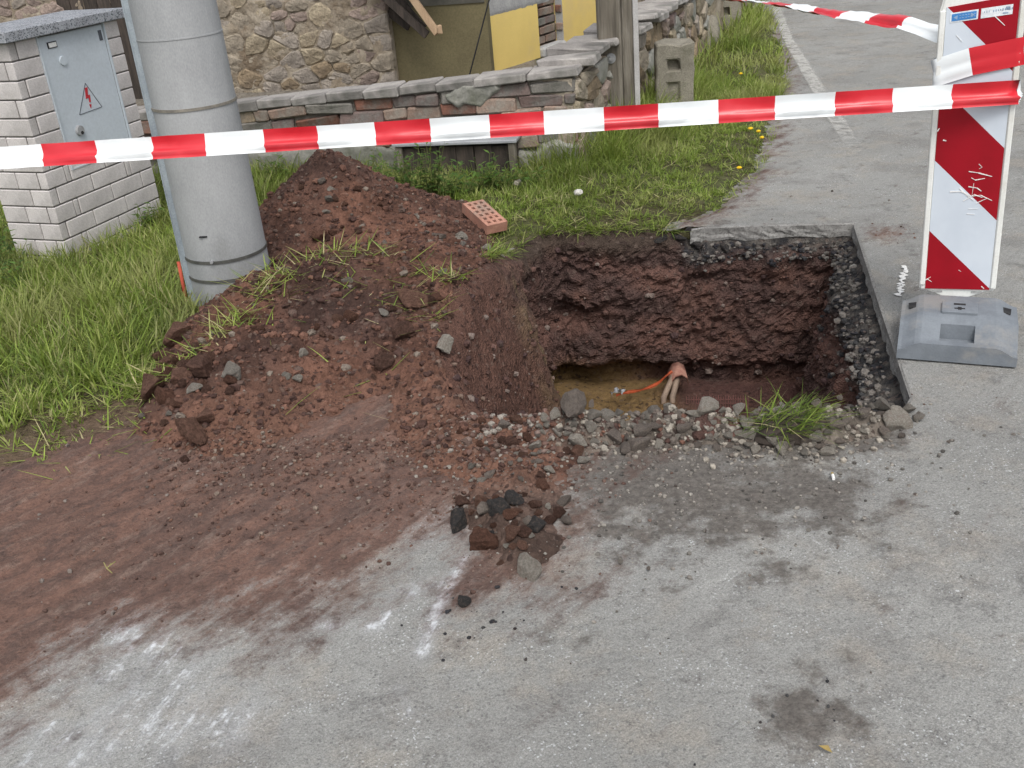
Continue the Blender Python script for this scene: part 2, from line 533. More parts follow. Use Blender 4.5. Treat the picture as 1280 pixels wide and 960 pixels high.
m_boll = M('mossy_granite', (0.285, 0.265, 0.215), (0.19, 0.175, 0.14), 7, bump=0.8, bscale=40, dist=0.006, speck=(0.17, 0.155, 0.125), speckscale=330, stain=(0.135, 0.13, 0.095))
m_white = M('white_plastic_frame', (0.78, 0.79, 0.755), (0.71, 0.72, 0.685), 6, rough=0.5, spec=0.4, bump=0.12, stain=(0.63, 0.62, 0.56), fine=0.2)
m_rubber = M('recycled_grey_base', (0.20, 0.222, 0.245), (0.15, 0.168, 0.188), 9, rough=0.8, bump=0.4, bscale=60, dist=0.004, stain=(0.235, 0.235, 0.23), fine=0.2)
m_tred = M('red_tape_film', (0.62, 0.022, 0.035), (0.56, 0.018, 0.03), 4, rough=0.3, spec=0.5, bump=0.04, bscale=9, fine=0.04)
m_twhite = M('white_tape_film', (0.82, 0.85, 0.86), (0.78, 0.82, 0.83), 4, rough=0.3, spec=0.5, bump=0.04, bscale=9, fine=0.04)
m_terra = M('terracotta', (0.43, 0.225, 0.165), (0.33, 0.165, 0.12), 14, bump=0.8, rand=0.08, stain=(0.27, 0.19, 0.15))
m_pipe = M('dusty_conduit_pipe', (0.30, 0.225, 0.17), (0.2, 0.15, 0.115), 12, rough=0.7, bump=0.4)
m_orange = M('orange_warning_film', (0.48, 0.095, 0.035), (0.34, 0.075, 0.03), 14, rough=0.5, bump=0.4)
m_butt = M('white_paper', (0.8, 0.8, 0.78), (0.74, 0.73, 0.7), 20, bump=0.1)
m_leafy = M('dry_leaf', (0.35, 0.27, 0.1), (0.25, 0.18, 0.07), 20)
m_dandy = M('dandelion_yellow', (0.80, 0.55, 0.02), (0.75, 0.45, 0.02), 30, bump=0.3)
m_paint = None


def foliage(name, rough=0.6, tr=0.35):
    t = NT(name)
    c = t.attr('Col')
    t.fin(c, rough, 0.3)
    tl = t.n('ShaderNodeBsdfTranslucent', Color=t.mix(0.5, c, (0.3, 0.34, 0.05), 'MIX'))
    mx = t.n('ShaderNodeMixShader', Fac=tr)
    t.t.links.new(t.b.outputs[0], mx.inputs[1]); t.t.links.new(tl.outputs[0], mx.inputs[2])
    t.t.links.new(mx.outputs[0], t.out.inputs[0])
    return t.mat


m_grass = foliage('grass_blade')


# ------------------------------------------------------------------ plan of the place (metres)
PIT = G2([(622, 350), (638, 314), (668, 300), (700, 294), (745, 296), (800, 292), (880, 284), (975, 281), (1068, 279), (1104, 390), (1140, 497),
          (1118, 528), (1040, 540), (940, 545), (850, 543), (750, 546), (660, 552), (600, 545), (556, 505), (548, 455), (578, 400)])
_P = []
for i in range(len(PIT)):
    a_, b_ = PIT[i], PIT[(i + 1) % len(PIT)]
    _P.append(a_)
    if 7 <= i <= 9: continue                       # straight saw cuts
    m_ = max(1, int(np.hypot(*(b_ - a_)) / 0.07))
    for q in range(1, m_):
        p_ = a_ + (b_ - a_) * q / m_; n_ = np.array([-(b_ - a_)[1], (b_ - a_)[0]]); n_ = n_ / np.hypot(*n_)
        _P.append(p_ + n_ * rng.normal() * 0.014)
PIT = np.array(_P)
VERGE = G2([(0, 600), (60, 582), (110, 560), (200, 535), (270, 540)]).tolist() + [(-0.6, 3.3), (-0.25, 3.4)] + \
    G2([(592, 410), (640, 312)]).tolist() + [(0.3, 4.6), (0.75, 4.6)] + G2([(850, 284), (893, 268), (925, 245), (950, 218), (966, 185), (975, 150), (983, 110), (985, 80), (978, 50), (963, 26), (945, 8)]).tolist()
VEDGE = np.array([(-9, 0.6), (-3.2, 2.2)] + VERGE + [(4.4, 17.5), (6.2, 24), (12, 60)])
VPOLY = np.vstack([VEDGE, [(10, 150), (-150, 150), (-150, 0.6)]])
SOILP = G2([(0, 890), (70, 825), (130, 785), (190, 775), (260, 770), (330, 770), (390, 745), (440, 735), (480, 700), (545, 665), (580, 640), (590, 735), (690, 720), (700, 650), (690, 600), (740, 565), (780, 545), (700, 440), (560, 380), (300, 400), (200, 470), (0, 540)])
SOILP = np.vstack([SOILP, [(-2.5, 3.2), (-3.5, 2.2), (-2.2, 1.2)]])
RIDGE = G2([(585, 568), (640, 560), (700, 562), (760, 552), (830, 552), (900, 553), (970, 552), (1040, 548), (1085, 540)])


def ground_z(x, y):
    s = sd_poly(x, y, VPOLY)
    z = np.where(s > 0, 0.035 * sstep(0, 0.35, s) + 0.03 * fbm(x * 2.2, y * 2.2, 0, 4, 5) * sstep(0, 0.4, s), np.maximum(-0.09, s * 1.6 - 0.004))
    # soil of the bank rises toward the kerb stones beside the wall
    return z


def road_mask(x, y):
    soil = sstep(-0.34, 0.42, sd_poly(x, y, SOILP) + 0.05)
    soil = np.maximum(soil, 0.42 * np.exp(-(d_line(x, y, VEDGE) / 0.13) ** 2))
    c_ = G(1110, 292); soil = np.maximum(soil, 0.6 * np.exp(-(((x - c_[0]) / 0.14) ** 2 + ((y - c_[1]) / 0.14) ** 2)))
    near = d_line(x, y, RIDGE)
    dark = 0.0 * x
    for (px, py, r, a) in [(800, 590, .30, .95), (900, 610, .30, .9), (1000, 610, .28, .75), (1060, 650, .22, .5), (760, 640, .2, .75), (870, 655, .22, .6), (950, 690, .2, .45), (700, 560, .2, .6), (1000, 905, .10, .85), (960, 885, .06, .6), (1060, 890, .08, .5),
                           (1020, 835, .06, .6), (730, 790, .08, .45), (680, 800, .05, .4), (1060, 830, .06, .4), (780, 760, .06, .35), (1090, 600, .12, .4), (840, 735, .07, .4), (1110, 660, .12, .4), (1080, 300, .1, .35), (900, 275, .12, .4), (1150, 680, .1, .3)]:
        c = G(px, py)
        dark = np.maximum(dark, a * np.exp(-((x - c[0]) ** 2 + ((y - c[1]) * 0.8) ** 2) / (r * r)))
    dark = np.maximum(dark, 0.9 * np.exp(-(near / 0.14) ** 2))
    ch = 0.0 * x
    for pts, w, a in [(((583, 700), (548, 760), (528, 815)), .020, .95), (((500, 742), (570, 728)), .035, .55), (((400, 780), (450, 786), (478, 780)), .02, .6), (((488, 765), (478, 785)), .018, .7), (((150, 790), (200, 815), (235, 860), (200, 910), (280, 905)), .10, .52),
                      (((290, 888), (265, 935)), .014, .75), (((60, 930), (200, 890), (150, 840)), .12, .45), (((30, 955), (65, 905)), .012, .7), (((140, 925), (100, 955)), .05, .5), (((470, 600), (560, 660)), .08, .38), (((500, 860), (510, 890)), .012, .5), (((230, 850), (160, 800)), .05, .55)]:
        ch = np.maximum(ch, a * np.exp(-(d_line(x, y, G2(pts)) / w) ** 2))
    return soil, dark, ch


def heap_raw(x, y):
    """bare shape of the spoil: back cone, front mound, toe lump and the rubble bank along the pit"""
    dA = np.hypot(x + 0.80, (y - 5.0) / 1.05)
    hA = 0.555 - 0.92 * np.sqrt(dA ** 2 + 0.045 ** 2) + 0.25 * sstep(0.15, 0.8, dA) * dA
    seg = np.array([(-0.98, 3.82), (-0.72, 3.98), (-0.42, 4.1)])
    d, qx, qy = d_line(x, y, seg, False, True)
    ux, uy = (x - qx) / (d + 1e-6), (y - qy) / (d + 1e-6)
    sl = 0.40 + 0.0 * x
    sl = sl - 0.07 * np.clip(-uy, 0, 1) + 0.30 * np.clip(-ux, 0, 1) + 0.10 * np.clip(ux, 0, 1)
    hB = 0.315 - sl * np.sqrt(d ** 2 + 0.07 ** 2)
    hC = 0.048 - 0.50 * d_line(x, y, np.array([G2([(635, 655)])[0], G2([(655, 690)])[0]]))
    hD = 0.085 - 0.85 * d_line(x, y, RIDGE + np.array([0, 0.06]))
    hE = 0.11 - 0.50 * d_line(x, y, np.array([(-0.42, 4.72), (-0.2, 4.6), (-0.1, 4.35)]))
    hF = 0.10 - 0.45 * d_line(x, y, np.array([(-1.2, 3.5), (-1.1, 3.2)]))
    hG = 0.040 - 0.20 * d_line(x, y, G2([(600, 580), (640, 600)]))
    hL = 0.062 - 0.32 * d_line(x, y, G2([(600, 552), (545, 510), (532, 455), (560, 400), (600, 365)]))
    H = np.stack([hA, hB, hC, hD, hE, hF, hG, hL])
    k = 38.0
    return np.log(np.exp(H * k).sum(0)) / k - 0.008, H


def heap_z(x, y):
    x = np.asarray(x, float); y = np.asarray(y, float)
    h, H = heap_raw(x, y)
    lump = fbm(x * 5, y * 5, 0, 3, 21) * 0.030 + np.abs(fbm(x * 15, y * 15, 0, 3, 31)) * 0.036 + np.abs(fbm(x * 40, y * 40, 0, 2, 37)) * 0.020
    return h + lump * sstep(-0.07, 0.05, h) - 0.010


def surf(x, y):
    x = np.atleast_1d(np.asarray(x, float)); y = np.atleast_1d(np.asarray(y, float))
    g = np.where(sd_poly(x, y, VPOLY) > 0, ground_z(x, y), 0.0)
    return np.maximum(g, heap_z(x, y))


def S(x, y): return float(surf(x, y)[0])


# ------------------------------------------------------------------ ground, road
def spaced(lo, hi, a, b, step, grow):
    """grid lines: fine between a and b, growing to lo and hi"""
    c = list(np.arange(a, b + step / 2, step))
    v, s = b, step
    while v < hi: s *= grow; v += s; c.append(v)
    v, s = a, step; pre = []
    while v > lo: s *= grow; v -= s; pre.append(v)
    return np.array(pre[::-1] + c)


def grid_mesh(name, xs, ys, zf, keep, mat, maskf, attr, snap=None, smooth=True):
    X, Y = np.meshgrid(xs, ys, indexing='ij')
    nx, ny = X.shape
    cx = (X[:-1, :-1] + X[1:, 1:]) / 2; cy = (Y[:-1, :-1] + Y[1:, 1:]) / 2
    K = keep(cx, cy)
    idx = np.arange(nx * ny).reshape(nx, ny)
    Q = np.stack([idx[:-1, :-1], idx[1:, :-1], idx[1:, 1:], idx[:-1, 1:]], -1)[K]
    x, y = X.ravel().copy(), Y.ravel().copy()
    if snap is not None:
        full = np.zeros(nx * ny, int); np.add.at(full, Q.ravel(), 1)
        b = np.where((full > 0) & (full < 4))[0]
        d, qx, qy = d_line(x[b], y[b], snap, True, True)
        m = d < (xs[1:] - xs[:-1]).min() * 1.6
        x[b[m]] = qx[m]; y[b[m]] = qy[m]
    used = np.unique(Q)
    mp = np.zeros(nx * ny, int); mp[used] = np.arange(len(used))
    x, y = x[used], y[used]
    z = zf(x, y)
    return fast(name, np.stack([x, y, z], 1), mp[Q], mat, smooth, maskf(x, y, z), attr)


def ground_col(x, y, z):
    n = fbm(x * 3, y * 3, 0, 4, 41)[:, None]; n2 = fbm(x * 14, y * 14, 0, 3, 43)[:, None]
    c = np.array([0.075, 0.075, 0.034]) + n * np.array([0.02, 0.035, 0.01]) + n2 * np.array([0.03, 0.02, 0.015])
    bare = sstep(0.55, 0.1, sd_poly(x, y, VPOLY))[:, None] * (x < -0.9)[:, None]
    c = c * (1 - bare * 0.8) + np.array([0.12, 0.078, 0.058]) * bare * 0.8
    yard = ((y - 6.15) > -0.24 * (x - 0.2))[:, None] & (x < 0.5)[:, None]
    c = np.where(yard, np.array([0.2, 0.18, 0.15]) * (1 + 0.3 * n2), c)
    return np.clip(c, 0.01, 1)


gx = spaced(-150, 150, -3.4, 3.2, 0.04, 1.12)
gy = spaced(-40, 150, 1.2, 8.5, 0.04, 1.10)
ground = obj('ground', grid_mesh('ground', gx, gy, ground_z, lambda x, y: ~in_poly(x, y, PIT), m_ground, ground_col, 'Col', PIT))
tag(ground, kind='structure')

rx = spaced(-150, 150, -2.0, 2.3, 0.016, 1.10)
ry = spaced(-40, 150, 1.0, 5.3, 0.016, 1.06)


def road_keep(x, y):
    return (sd_poly(x, y, VPOLY) < 0.07) & ~in_poly(x, y, PIT)


def road_z(x, y):
    so, da, ch = road_mask(x, y)
    d = np.hypot(x, y - 3)
    z = 0.006 * fbm(x * 1.3, y * 1.3, 0, 3, 51) * (d < 9) + 0.0015 * fbm(x * 30, y * 30, 0, 2, 53) * (d < 6)
    st = fbm((x * 0.68 + y * 0.73) * 2.0, (-x * 0.73 + y * 0.68) * 11, 0, 4, 55)
    z = z + so * (0.006 + 0.018 * st + 0.02 * np.abs(fbm(x * 28, y * 28, 0, 3, 57)))
    return z + 0.3 * da * 0.012 * np.abs(fbm(x * 35, y * 35, 0, 2, 59))


road = obj('road', grid_mesh('road', rx, ry, road_z, road_keep, m_road, lambda x, y, z: np.stack(road_mask(x, y), 1), 'mask', PIT))
tag(road, kind='structure')

# sawn asphalt edge round the pit (only where the road is cut clean)
cut = G2([(862, 287), (880, 284), (975, 281), (1068, 279), (1104, 390), (1140, 497), (1132, 510)])


def resample(P, step):
    P = np.asarray(P, float); L = np.r_[0, np.cumsum(np.hypot(*np.diff(P, axis=0).T))]
    t = np.linspace(0, L[-1], max(2, int(L[-1] / step)))
    return np.stack([np.interp(t, L, P[:, i]) for i in range(P.shape[1])], 1)


cp = resample(cut, 0.02)
tg = np.gradient(cp, axis=0); tg /= np.hypot(tg[:, 0], tg[:, 1])[:, None]
nin = np.stack([tg[:, 1], -tg[:, 0]], 1)          # into the pit
cen = PIT.mean(0)
V = []; nr = 6
for i, (p, n) in enumerate(zip(cp, nin)):
    back = sstep(0, 0.15, i * 0.02)
    for k in range(nr):
        z = 0.0008 - k / (nr - 1) * (0.068 + 0.015 * float(fbm(p[0] * 9, p[1] * 9, 0, 2, 61)))
        off = 0.006 + (0.012 * float(fbm(p[0] * 25, p[1] * 25, k * 0.7, 2, 63)) if k else 0) + (0.012 if k == 0 else 0) * 0
        if k == 0: off = -0.004
        if k == 1: z = -0.004; off = 0.006
        V.append((p[0] + n[0] * off, p[1] + n[1] * off, z))
n_ = len(cp)
F = [(i * nr + k, i * nr + k + 1, (i + 1) * nr + k + 1, (i + 1) * nr + k) for i in range(n_ - 1) for k in range(nr - 1)]
obj('cut_edge', fast('cut_edge', V, F, m_cut, False), road)

# painted edge line of the road
t = NT('worn_road_paint'); p_ = t.pos()
wear = t.mr(t.math('ADD', t.noise(p_, 9, 8, 0.7), t.math('MULTIPLY', t.noise(p_, 90, 4), 0.35)), 0.58, 0.86)
t.fin((0.50, 0.495, 0.465), 0.85, 0.2)
wear = t.math('MINIMUM', t.math('ADD', t.math('ADD', t.math('MULTIPLY', wear, 0.6), 0.25), t.attr('Col')), 1.0)
_tr = t.n('ShaderNodeBsdfTransparent'); _mx = t.n('ShaderNodeMixShader', Fac=wear)
t.t.links.new(t.b.outputs[0], _mx.inputs[1]); t.t.links.new(_tr.outputs[0], _mx.inputs[2]); t.t.links.new(_mx.outputs[0], t.out.inputs[0])
m_line = t.mat
lp = resample(np.vstack([[(6.6, 24.0), (4.6, 17)], G2([(970, 10), (985, 50), (1010, 92), (1030, 125), (1060, 175), (1084, 218)])]), 0.06)
V = []; F = []; C = []
for i, p in enumerate(lp):
    a = lp[max(i - 1, 0)]; b = lp[min(i + 1, len(lp) - 1)]
    n = np.array([-(b - a)[1], (b - a)[0]]); n /= np.hypot(*n)
    fade = float(sstep(6.9, 5.4, p[1]))
    for s in (-1, -.6, .6, 1):
        q = p + n * 0.066 * s
        C.append([min(1, fade * 0.75 + (0.8 if abs(s) == 1 else 0))] * 3)
        V.append((q[0], q[1], float(road_z(q[0:1], q[1:2])[0]) + 0.006))
    if i: F += [(4 * i - 4 + k, 4 * i - 3 + k, 4 * i + 1 + k, 4 * i + k) for k in range(3)]
obj('edge_line', fast('edge_line', V, F, m_line, False, np.array(C)), road)

# ------------------------------------------------------------------ the pit
ZF = -0.80
ring = resample(np.vstack([PIT, PIT[:1]]), 0.0155)[:-1]
N = len(ring)
tg = np.roll(ring, -4, 0) - np.roll(ring, 4, 0); tg /= np.hypot(tg[:, 0], tg[:, 1])[:, None]
area = 0.5 * np.sum(ring[:, 0] * np.roll(ring[:, 1], -1) - np.roll(ring[:, 0], -1) * ring[:, 1])
nin = np.stack([-tg[:, 1], tg[:, 0]], 1) * (1 if area > 0 else -1)
for _ in range(30): nin = (nin + np.roll(nin, 1, 0) + np.roll(nin, -1, 0)) / 3
nin /= np.hypot(nin[:, 0], nin[:, 1])[:, None]
rx_, ry_ = ring[:, 0], ring[:, 1]
wleft = sstep(0.12, -0.06, rx_) * sstep(4.7, 4.2, ry_)
wback = sstep(4.35, 4.6, ry_)
wright = sstep(1.0, 1.25, rx_) * sstep(4.6, 4.3, ry_)
hasroad = sstep(0.80, 0.94, rx_)
MW = 62
top = surf(rx_, ry_)
V = []; C = []
DARK = np.array([0.080, 0.050, 0.044]); REDB = np.array([0.142, 0.079, 0.064]); ORA = np.array([0.175, 0.094, 0.070])
SAND = np.array([0.215, 0.14, 0.062]); CLAY = np.array([0.20, 0.15, 0.085]); TAR = np.array([0.028, 0.028, 0.03]); GRV = np.array([0.105, 0.095, 0.085])
for j in range(MW):
    v = max(0.0, (j - 1) / (MW - 2))
    ztop = (top + 0.004) * (1 - hasroad) - 0.062 * hasroad
    z = ztop + (ZF - ztop) * v
    prof_l = 0.38 * v ** 0.9 + 0.02 * math.sin(v * 6)
    prof_b = 0.03 + 0.09 * v - 0.14 * sstep(0.80, 0.90, v) * (1 - 0.6 * sstep(0.75, 1.1, rx_)) - 0.06 * sstep(0.34, 0.52, v) * sstep(0.68, 0.52, v) * np.exp(-((rx_ - 0.38) / 0.30) ** 2)
    prof_r = 0.03 + 0.24 * v ** 0.8
    prof_f = 0.02 + 0.10 * v
    w = wleft + wback + wright
    wf = np.clip(1 - w, 0, 1)
    inset = (wleft * prof_l + wback * prof_b + wright * prof_r + wf * prof_f) / (w + wf)
    inset = inset * sstep(-0.005, 0.06, v)
    if j == 1: inset = inset * 0
    X = rx_ + nin[:, 0] * inset; Y = ry_ + nin[:, 1] * inset
    big = fbm(X * 3.4, Y * 3.4, z * 3.0, 4, 71)
    rgh = np.abs(fbm(X * 13, Y * 13, z * 10, 4, 73, 0.62))
    fine = fbm(X * 30, Y * 30, z * 34, 3, 75, 0.6)
    amp = sstep(-0.01, 0.10, v) * (1 - 0.5 * sstep(0.9, 1, v))
    ledge = np.where(hasroad > 0.5, 0.03 * sstep(0.05, 0.09, v) * sstep(0.24, 0.16, v), 0.02 * sstep(0.2, 0.05, v))
    amp = amp * (1 - 0.65 * wleft)
    dsp = (amp * (0.050 * big + 0.062 * rgh + 0.026 * fine) + ledge * (1 + big)) * sstep(0.0, 0.05, v)
    if j == 0:
        X = rx_ - nin[:, 0] * 0.05; Y = ry_ - nin[:, 1] * 0.05
        z = (top - 0.05) * (1 - hasroad) - 0.072 * hasroad
    else:
        X = X + nin[:, 0] * dsp; Y = Y + nin[:, 1] * dsp
        z = z + amp * 0.02 * fbm(X * 9, Y * 9, z * 9, 2, 77)
    V.append(np.stack([X, Y, z], 1))
    t1 = sstep(-0.3, 0.4, fbm(X * 4, Y * 4, z * 9, 4, 81))[:, None]
    t2 = sstep(0.0, 0.6, fbm(X * 8, Y * 8, z * 14, 4, 83))[:, None]
    c = DARK * (1 - t1) + REDB * t1
    c = c * (1 - 0.5 * t2) + ORA * 0.5 * t2
    lay = (sstep(-0.17, -0.09, z + 0.07 * big + 0.05 * wright) * hasroad)[:, None]
    g = sstep(-0.2, 0.3, fbm(X * 24, Y * 24, z * 24, 3, 85))[:, None]
    c = c * (1 - lay) + (TAR * (1 - g) + GRV * g) * lay
    tsl = (sstep(-0.10, -0.01, z + 0.04 * big) * (1 - hasroad) * wback)[:, None]
    c = c * (1 - 0.8 * tsl) + np.array([0.062, 0.047, 0.036]) * 0.8 * tsl
    # tan clay seam down the near side
    cl = (np.exp(-((ry_ - 4.27 + 0.10 * v + 0.06 * big) / 0.085) ** 2) * sstep(0.25, 0.1, rx_) * sstep(-0.5, 0.3, fbm(X * 9, Y * 9, z * 3, 4, 87)) * sstep(0.0, 0.12, v))[:, None]
    c = c * (1 - cl) + CLAY * cl
    sd_ = (sstep(ZF + 0.20, ZF + 0.03, z + 0.05 * big) * sstep(0.85, 0.45, X))[:, None]
    c = c * (1 - sd_) + SAND * (0.7 + 0.4 * t1) * sd_
    ramp = (wleft * sstep(4.35, 3.9, Y))[:, None]
    c = c * (1 - 0.75 * ramp) + np.array([0.125, 0.066, 0.049]) * 0.75 * ramp
    C.append(np.clip(c, 0.005, 1))
cc = V[-1].mean(0)
for k in range(1, 22):
    f = k / 22
    P = V[MW - 1] * (1 - f) + cc * f
    P[:, 2] = ZF + 0.05 * fbm(P[:, 0] * 4, P[:, 1] * 4, 0, 4, 91) + 0.03 * np.abs(fbm(P[:, 0] * 15, P[:, 1] * 15, 0, 3, 93)) + 0.07 * sstep(0.5, 0.1, P[:, 0]) - 0.02 * sstep(0.7, 1.2, P[:, 0])
    P[:, 2] = P[:, 2] * min(1, f * 4) + V[MW - 1][:, 2] * (1 - min(1, f * 4))
    V.append(P)
    s_ = sstep(0.95, 0.6, P[:, 0] + 0.2 * fbm(P[:, 0] * 5, P[:, 1] * 5, 0, 3, 95))[:, None]
    C.append((SAND * (0.75 + 0.35 * vnoise(P[:, 0] * 9, P[:, 1] * 9, 0, 3)[:, None])) * s_ + np.array([0.10, 0.053, 0.045]) * (1 - s_))
R = len(V)
V = np.vstack(V); C = np.vstack(C)
i0 = np.arange(N); i1 = (i0 + 1) % N
F = np.vstack([np.stack([r * N + i0, r * N + i1, (r + 1) * N + i1, (r + 1) * N + i0], 1) for r in range(R - 1)])
if area < 0: F = F[:, ::-1]
pit = obj('pit', fast('pit', V, F[:, ::-1] if False else F, m_pit, False, C))
tag(pit, kind='structure')
PITV = V[:MW * N].reshape(MW, N, 3)

# ------------------------------------------------------------------ spoil heap (height field of crumbly soil)
hx = np.arange(-1.75, 1.42, 0.011); hy = np.arange(2.0, 5.85, 0.011)


def heap_keep(x, y):
    g = np.where(sd_poly(x, y, VPOLY) > 0, ground_z(x, y), 0.0)
    return (heap_z(x, y) > g - 0.012) & (sd_poly(x, y, PIT) < 0.012)


def heap_col(x, y, z):
    _, H = heap_raw(x, y)
    n1 = sstep(-0.4, 0.4, fbm(x * 3, y * 3, 0, 4, 101))[:, None]
    n2 = sstep(-0.3, 0.4, fbm(x * 12, y * 12, 0, 4, 103))[:, None]
    c = np.array([0.064, 0.038, 0.031]) * (1 - n1) + np.array([0.125, 0.064, 0.045]) * n1
    c = c * (0.75 + 0.5 * n2)
    lo = sstep(3.45, 3.0, y)[:, None] * (x < 0.1)[:, None]
    c = c * (1 - 0.6 * lo) + np.array([0.165, 0.090, 0.064]) * 0.6 * lo
    tp = sstep(2.62, 2.45, y)[:, None]
    c = c * (1 - tp) + np.array([0.10, 0.068, 0.055]) * (0.6 + 0.7 * n2) * tp
    r = (H[3] > np.maximum(np.maximum(H[1], H[6]), H[2]) - 0.01)[:, None] * sstep(0.02, 0.35, x)[:, None]
    c = c * (1 - r) + (np.array([0.135, 0.115, 0.096]) * (0.7 + 0.6 * n2)) * r
    return np.clip(c, 0.01, 1)


heap_me = grid_mesh('soil_heap', hx, hy, heap_z, heap_keep, m_earth, heap_col, 'Col', None, False)
heap = obj('soil_heap', heap_me)
tag(heap, 'heap of dark reddish brown dug soil between the concrete pole and the pit', 'soil heap')


# quick look-up of the signed distances for scattering single pieces
_qx = np.arange(-4, 4.01, 0.015); _qy = np.arange(0.3, 8.01, 0.015)
_QX, _QY = np.meshgrid(_qx, _qy, indexing='ij')
_QT = {k: sd_poly(_QX, _QY, P) for k, P in (('PIT', PIT), ('VPOLY', VPOLY), ('SOILP', SOILP))}


def sdq(x, y, k):
    i = min(max(int((x + 4) / 0.015 + 0.5), 0), len(_qx) - 1); j = min(max(int((y - 0.3) / 0.015 + 0.5), 0), len(_qy) - 1)
    return _QT[k][i, j]


# ------------------------------------------------------------------ rocks
def rock_mesh(name, seed, mat, sub=2, cuts=7, depth=(0.55, 0.85), flat=(1, 1, 1), rough=0.05):
    r = random.Random(seed)
    bm = bmesh.new(); bmesh.ops.create_icosphere(bm, subdivisions=sub, radius=1)
    for _ in range(cuts):
        n = Vector((r.gauss(0, 1), r.gauss(0, 1), r.gauss(0, 1))).normalized(); d = r.uniform(*depth)
        for v in bm.verts:
            k = v.co.dot(n) - d
            if k > 0: v.co -= n * k * 0.96
    for v in bm.verts:
        v.co *= 1 + r.uniform(-rough, rough)
        v.co = Vector((v.co.x * flat[0], v.co.y * flat[1], v.co.z * flat[2]))
    for f in bm.faces: f.smooth = False
    me = bpy.data.meshes.new(name); bm.to_mesh(me); bm.free()
    me.materials.append(mat)
    return me


def chunk_mesh(name, seed, mat):
    """bigger lump: faceted, pitted and uneven"""
    me = rock_mesh(name, seed, mat, 3, 11, (0.45, 0.8), (1, 0.85, 0.75), 0.01)
    v = np.zeros(len(me.vertices) * 3); me.vertices.foreach_get('co', v); v = v.reshape(-1, 3)
    k = 1 + 0.30 * fbm(v[:, 0] * 2.2 + seed, v[:, 1] * 2.2, v[:, 2] * 2.2, 3, seed) + 0.22 * np.abs(fbm(v[:, 0] * 5, v[:, 1] * 5 + seed, v[:, 2] * 5, 3, seed + 3))
    me.vertices.foreach_set('co', (v * k[:, None]).ravel())
    return me


ROCK = {}
for key, mats in (('grey', m_grey), ('clod', m_clod), ('tar', [m_tar])):
    ROCK[key] = [rock_mesh('stone_shape', 100 + i + len(key) * 31, mats[i % len(mats)], 2, 12 if key == 'grey' else 9, (0.35, 0.72) if key == 'grey' else (0.5, 0.82),
                           (1, random.uniform(0.7, 0.95), random.uniform(0.5, 0.8)), 0.03 if key == 'grey' else 0.10) for i in range(9)]

for key, mats in (('clod', m_clod), ('tar', [m_tar])):
    ROCK[key] = [chunk_mesh('clod_shape', 40 + 7 * i + len(key), mats[i % len(mats)]) for i in range(9)]


def place_rock(name, key, x, y, r, label, cat, group=None, sink=0.35, z=None, shape=None, rot=None, sc=None):
    me = ROCK[key][shape if shape is not None else random.randrange(9)]
    zz = (S(x, y) if z is None else z) + r * (0.6 - sink)
    o = obj(name, me, None, (x, y, zz), rot or (random.uniform(-0.5, 0.5), random.uniform(-0.5, 0.5), random.uniform(0, 6.28)), sc or (r, r, r))
    return tag(o, label, cat, group)


def heap_hit(px, py):
    """first point along a pixel's ray that touches heap or ground"""
    d = ray(px, py); t0 = np.arange(1.2, 9.0, 0.006)
    P = np.array([0, 0, CAM_H]) + t0[:, None] * d
    k = np.argmax(P[:, 2] < surf(P[:, 0], P[:, 1]))
    return P[k]


# named, well visible stones and clods (pixel, half size in m)
NAMED = [
    ('stone', 'grey', 716, 515, .068, 'large pointed reddish grey stone standing on the pit rim', 'stone'),
    ('stone', 'grey', 1118, 532, .055, 'pale flat stone at the rim corner beneath the warning panel', 'stone'),
    ('stone', 'grey', 1042, 565, .0, '', ''),
    ('stone', 'grey', 1020, 549, .036, 'smooth grey stone beside the uprooted grass sod', 'stone'),
    ('stone', 'grey', 936, 546, .036, 'flat grey stone slab tilted against the uprooted sod', 'stone'),
    ('clod', 'clod', 482, 457, .045, 'round red clod low on the soil heap slope', 'soil clod'),
    ('clod', 'clod', 502, 420, .052, 'rounded red clod above another on the heap slope', 'soil clod'),
    ('stone', 'grey', 481, 395, .032, 'pale flat stone stuck in the soil heap', 'stone'),
    ('stone', 'grey', 557, 437, .044, 'dark speckled lump near the pit side of the heap', 'stone'),
    ('clod', 'clod', 515, 382, .062, 'broad dark red clod on the heap shoulder', 'soil clod'),
    ('stone', 'grey', 412, 252, .040, 'grey oval stone below the heap summit', 'stone'),
    ('stone', 'grey', 578, 298, .040, 'grey stone at the heap toe beside the perforated brick', 'stone'),
    ('clod', 'clod', 400, 300, .045, 'brown flat clod in the saddle of the heap', 'soil clod'),
    ('clod', 'clod', 243, 545, .070, 'large cracked red clod at the foot of the heap on the dirt', 'soil clod'),
    ('clod', 'clod', 252, 470, .075, 'long leaning red clod at the grassy heap edge', 'soil clod'),
    ('stone', 'grey', 290, 470, .045, 'grey crumbly lump among red clods by the grass', 'stone'),
    ('stone', 'grey', 208, 498, .028, 'small pale grey stone beside the red clods', 'stone'),
    ('asphalt_lump', 'grey', 664, 718, .048, 'broken asphalt lump with pale underside at the tip of the spoil', 'asphalt lump'),
    ('asphalt_lump', 'clod', 605, 685, .052, 'soil covered asphalt lump at the tip of the spoil', 'asphalt lump'),
    ('asphalt_lump', 'tar', 672, 660, .036, 'black tarry asphalt lump with red soil on top', 'asphalt lump'),
    ('asphalt_lump', 'tar', 580, 757, .022, 'small black asphalt crumb beside the white scrape', 'asphalt lump'),
    ('stone', 'grey', 671, 560, .034, 'pale angular stone in the red rubble before the pit', 'stone'),
]
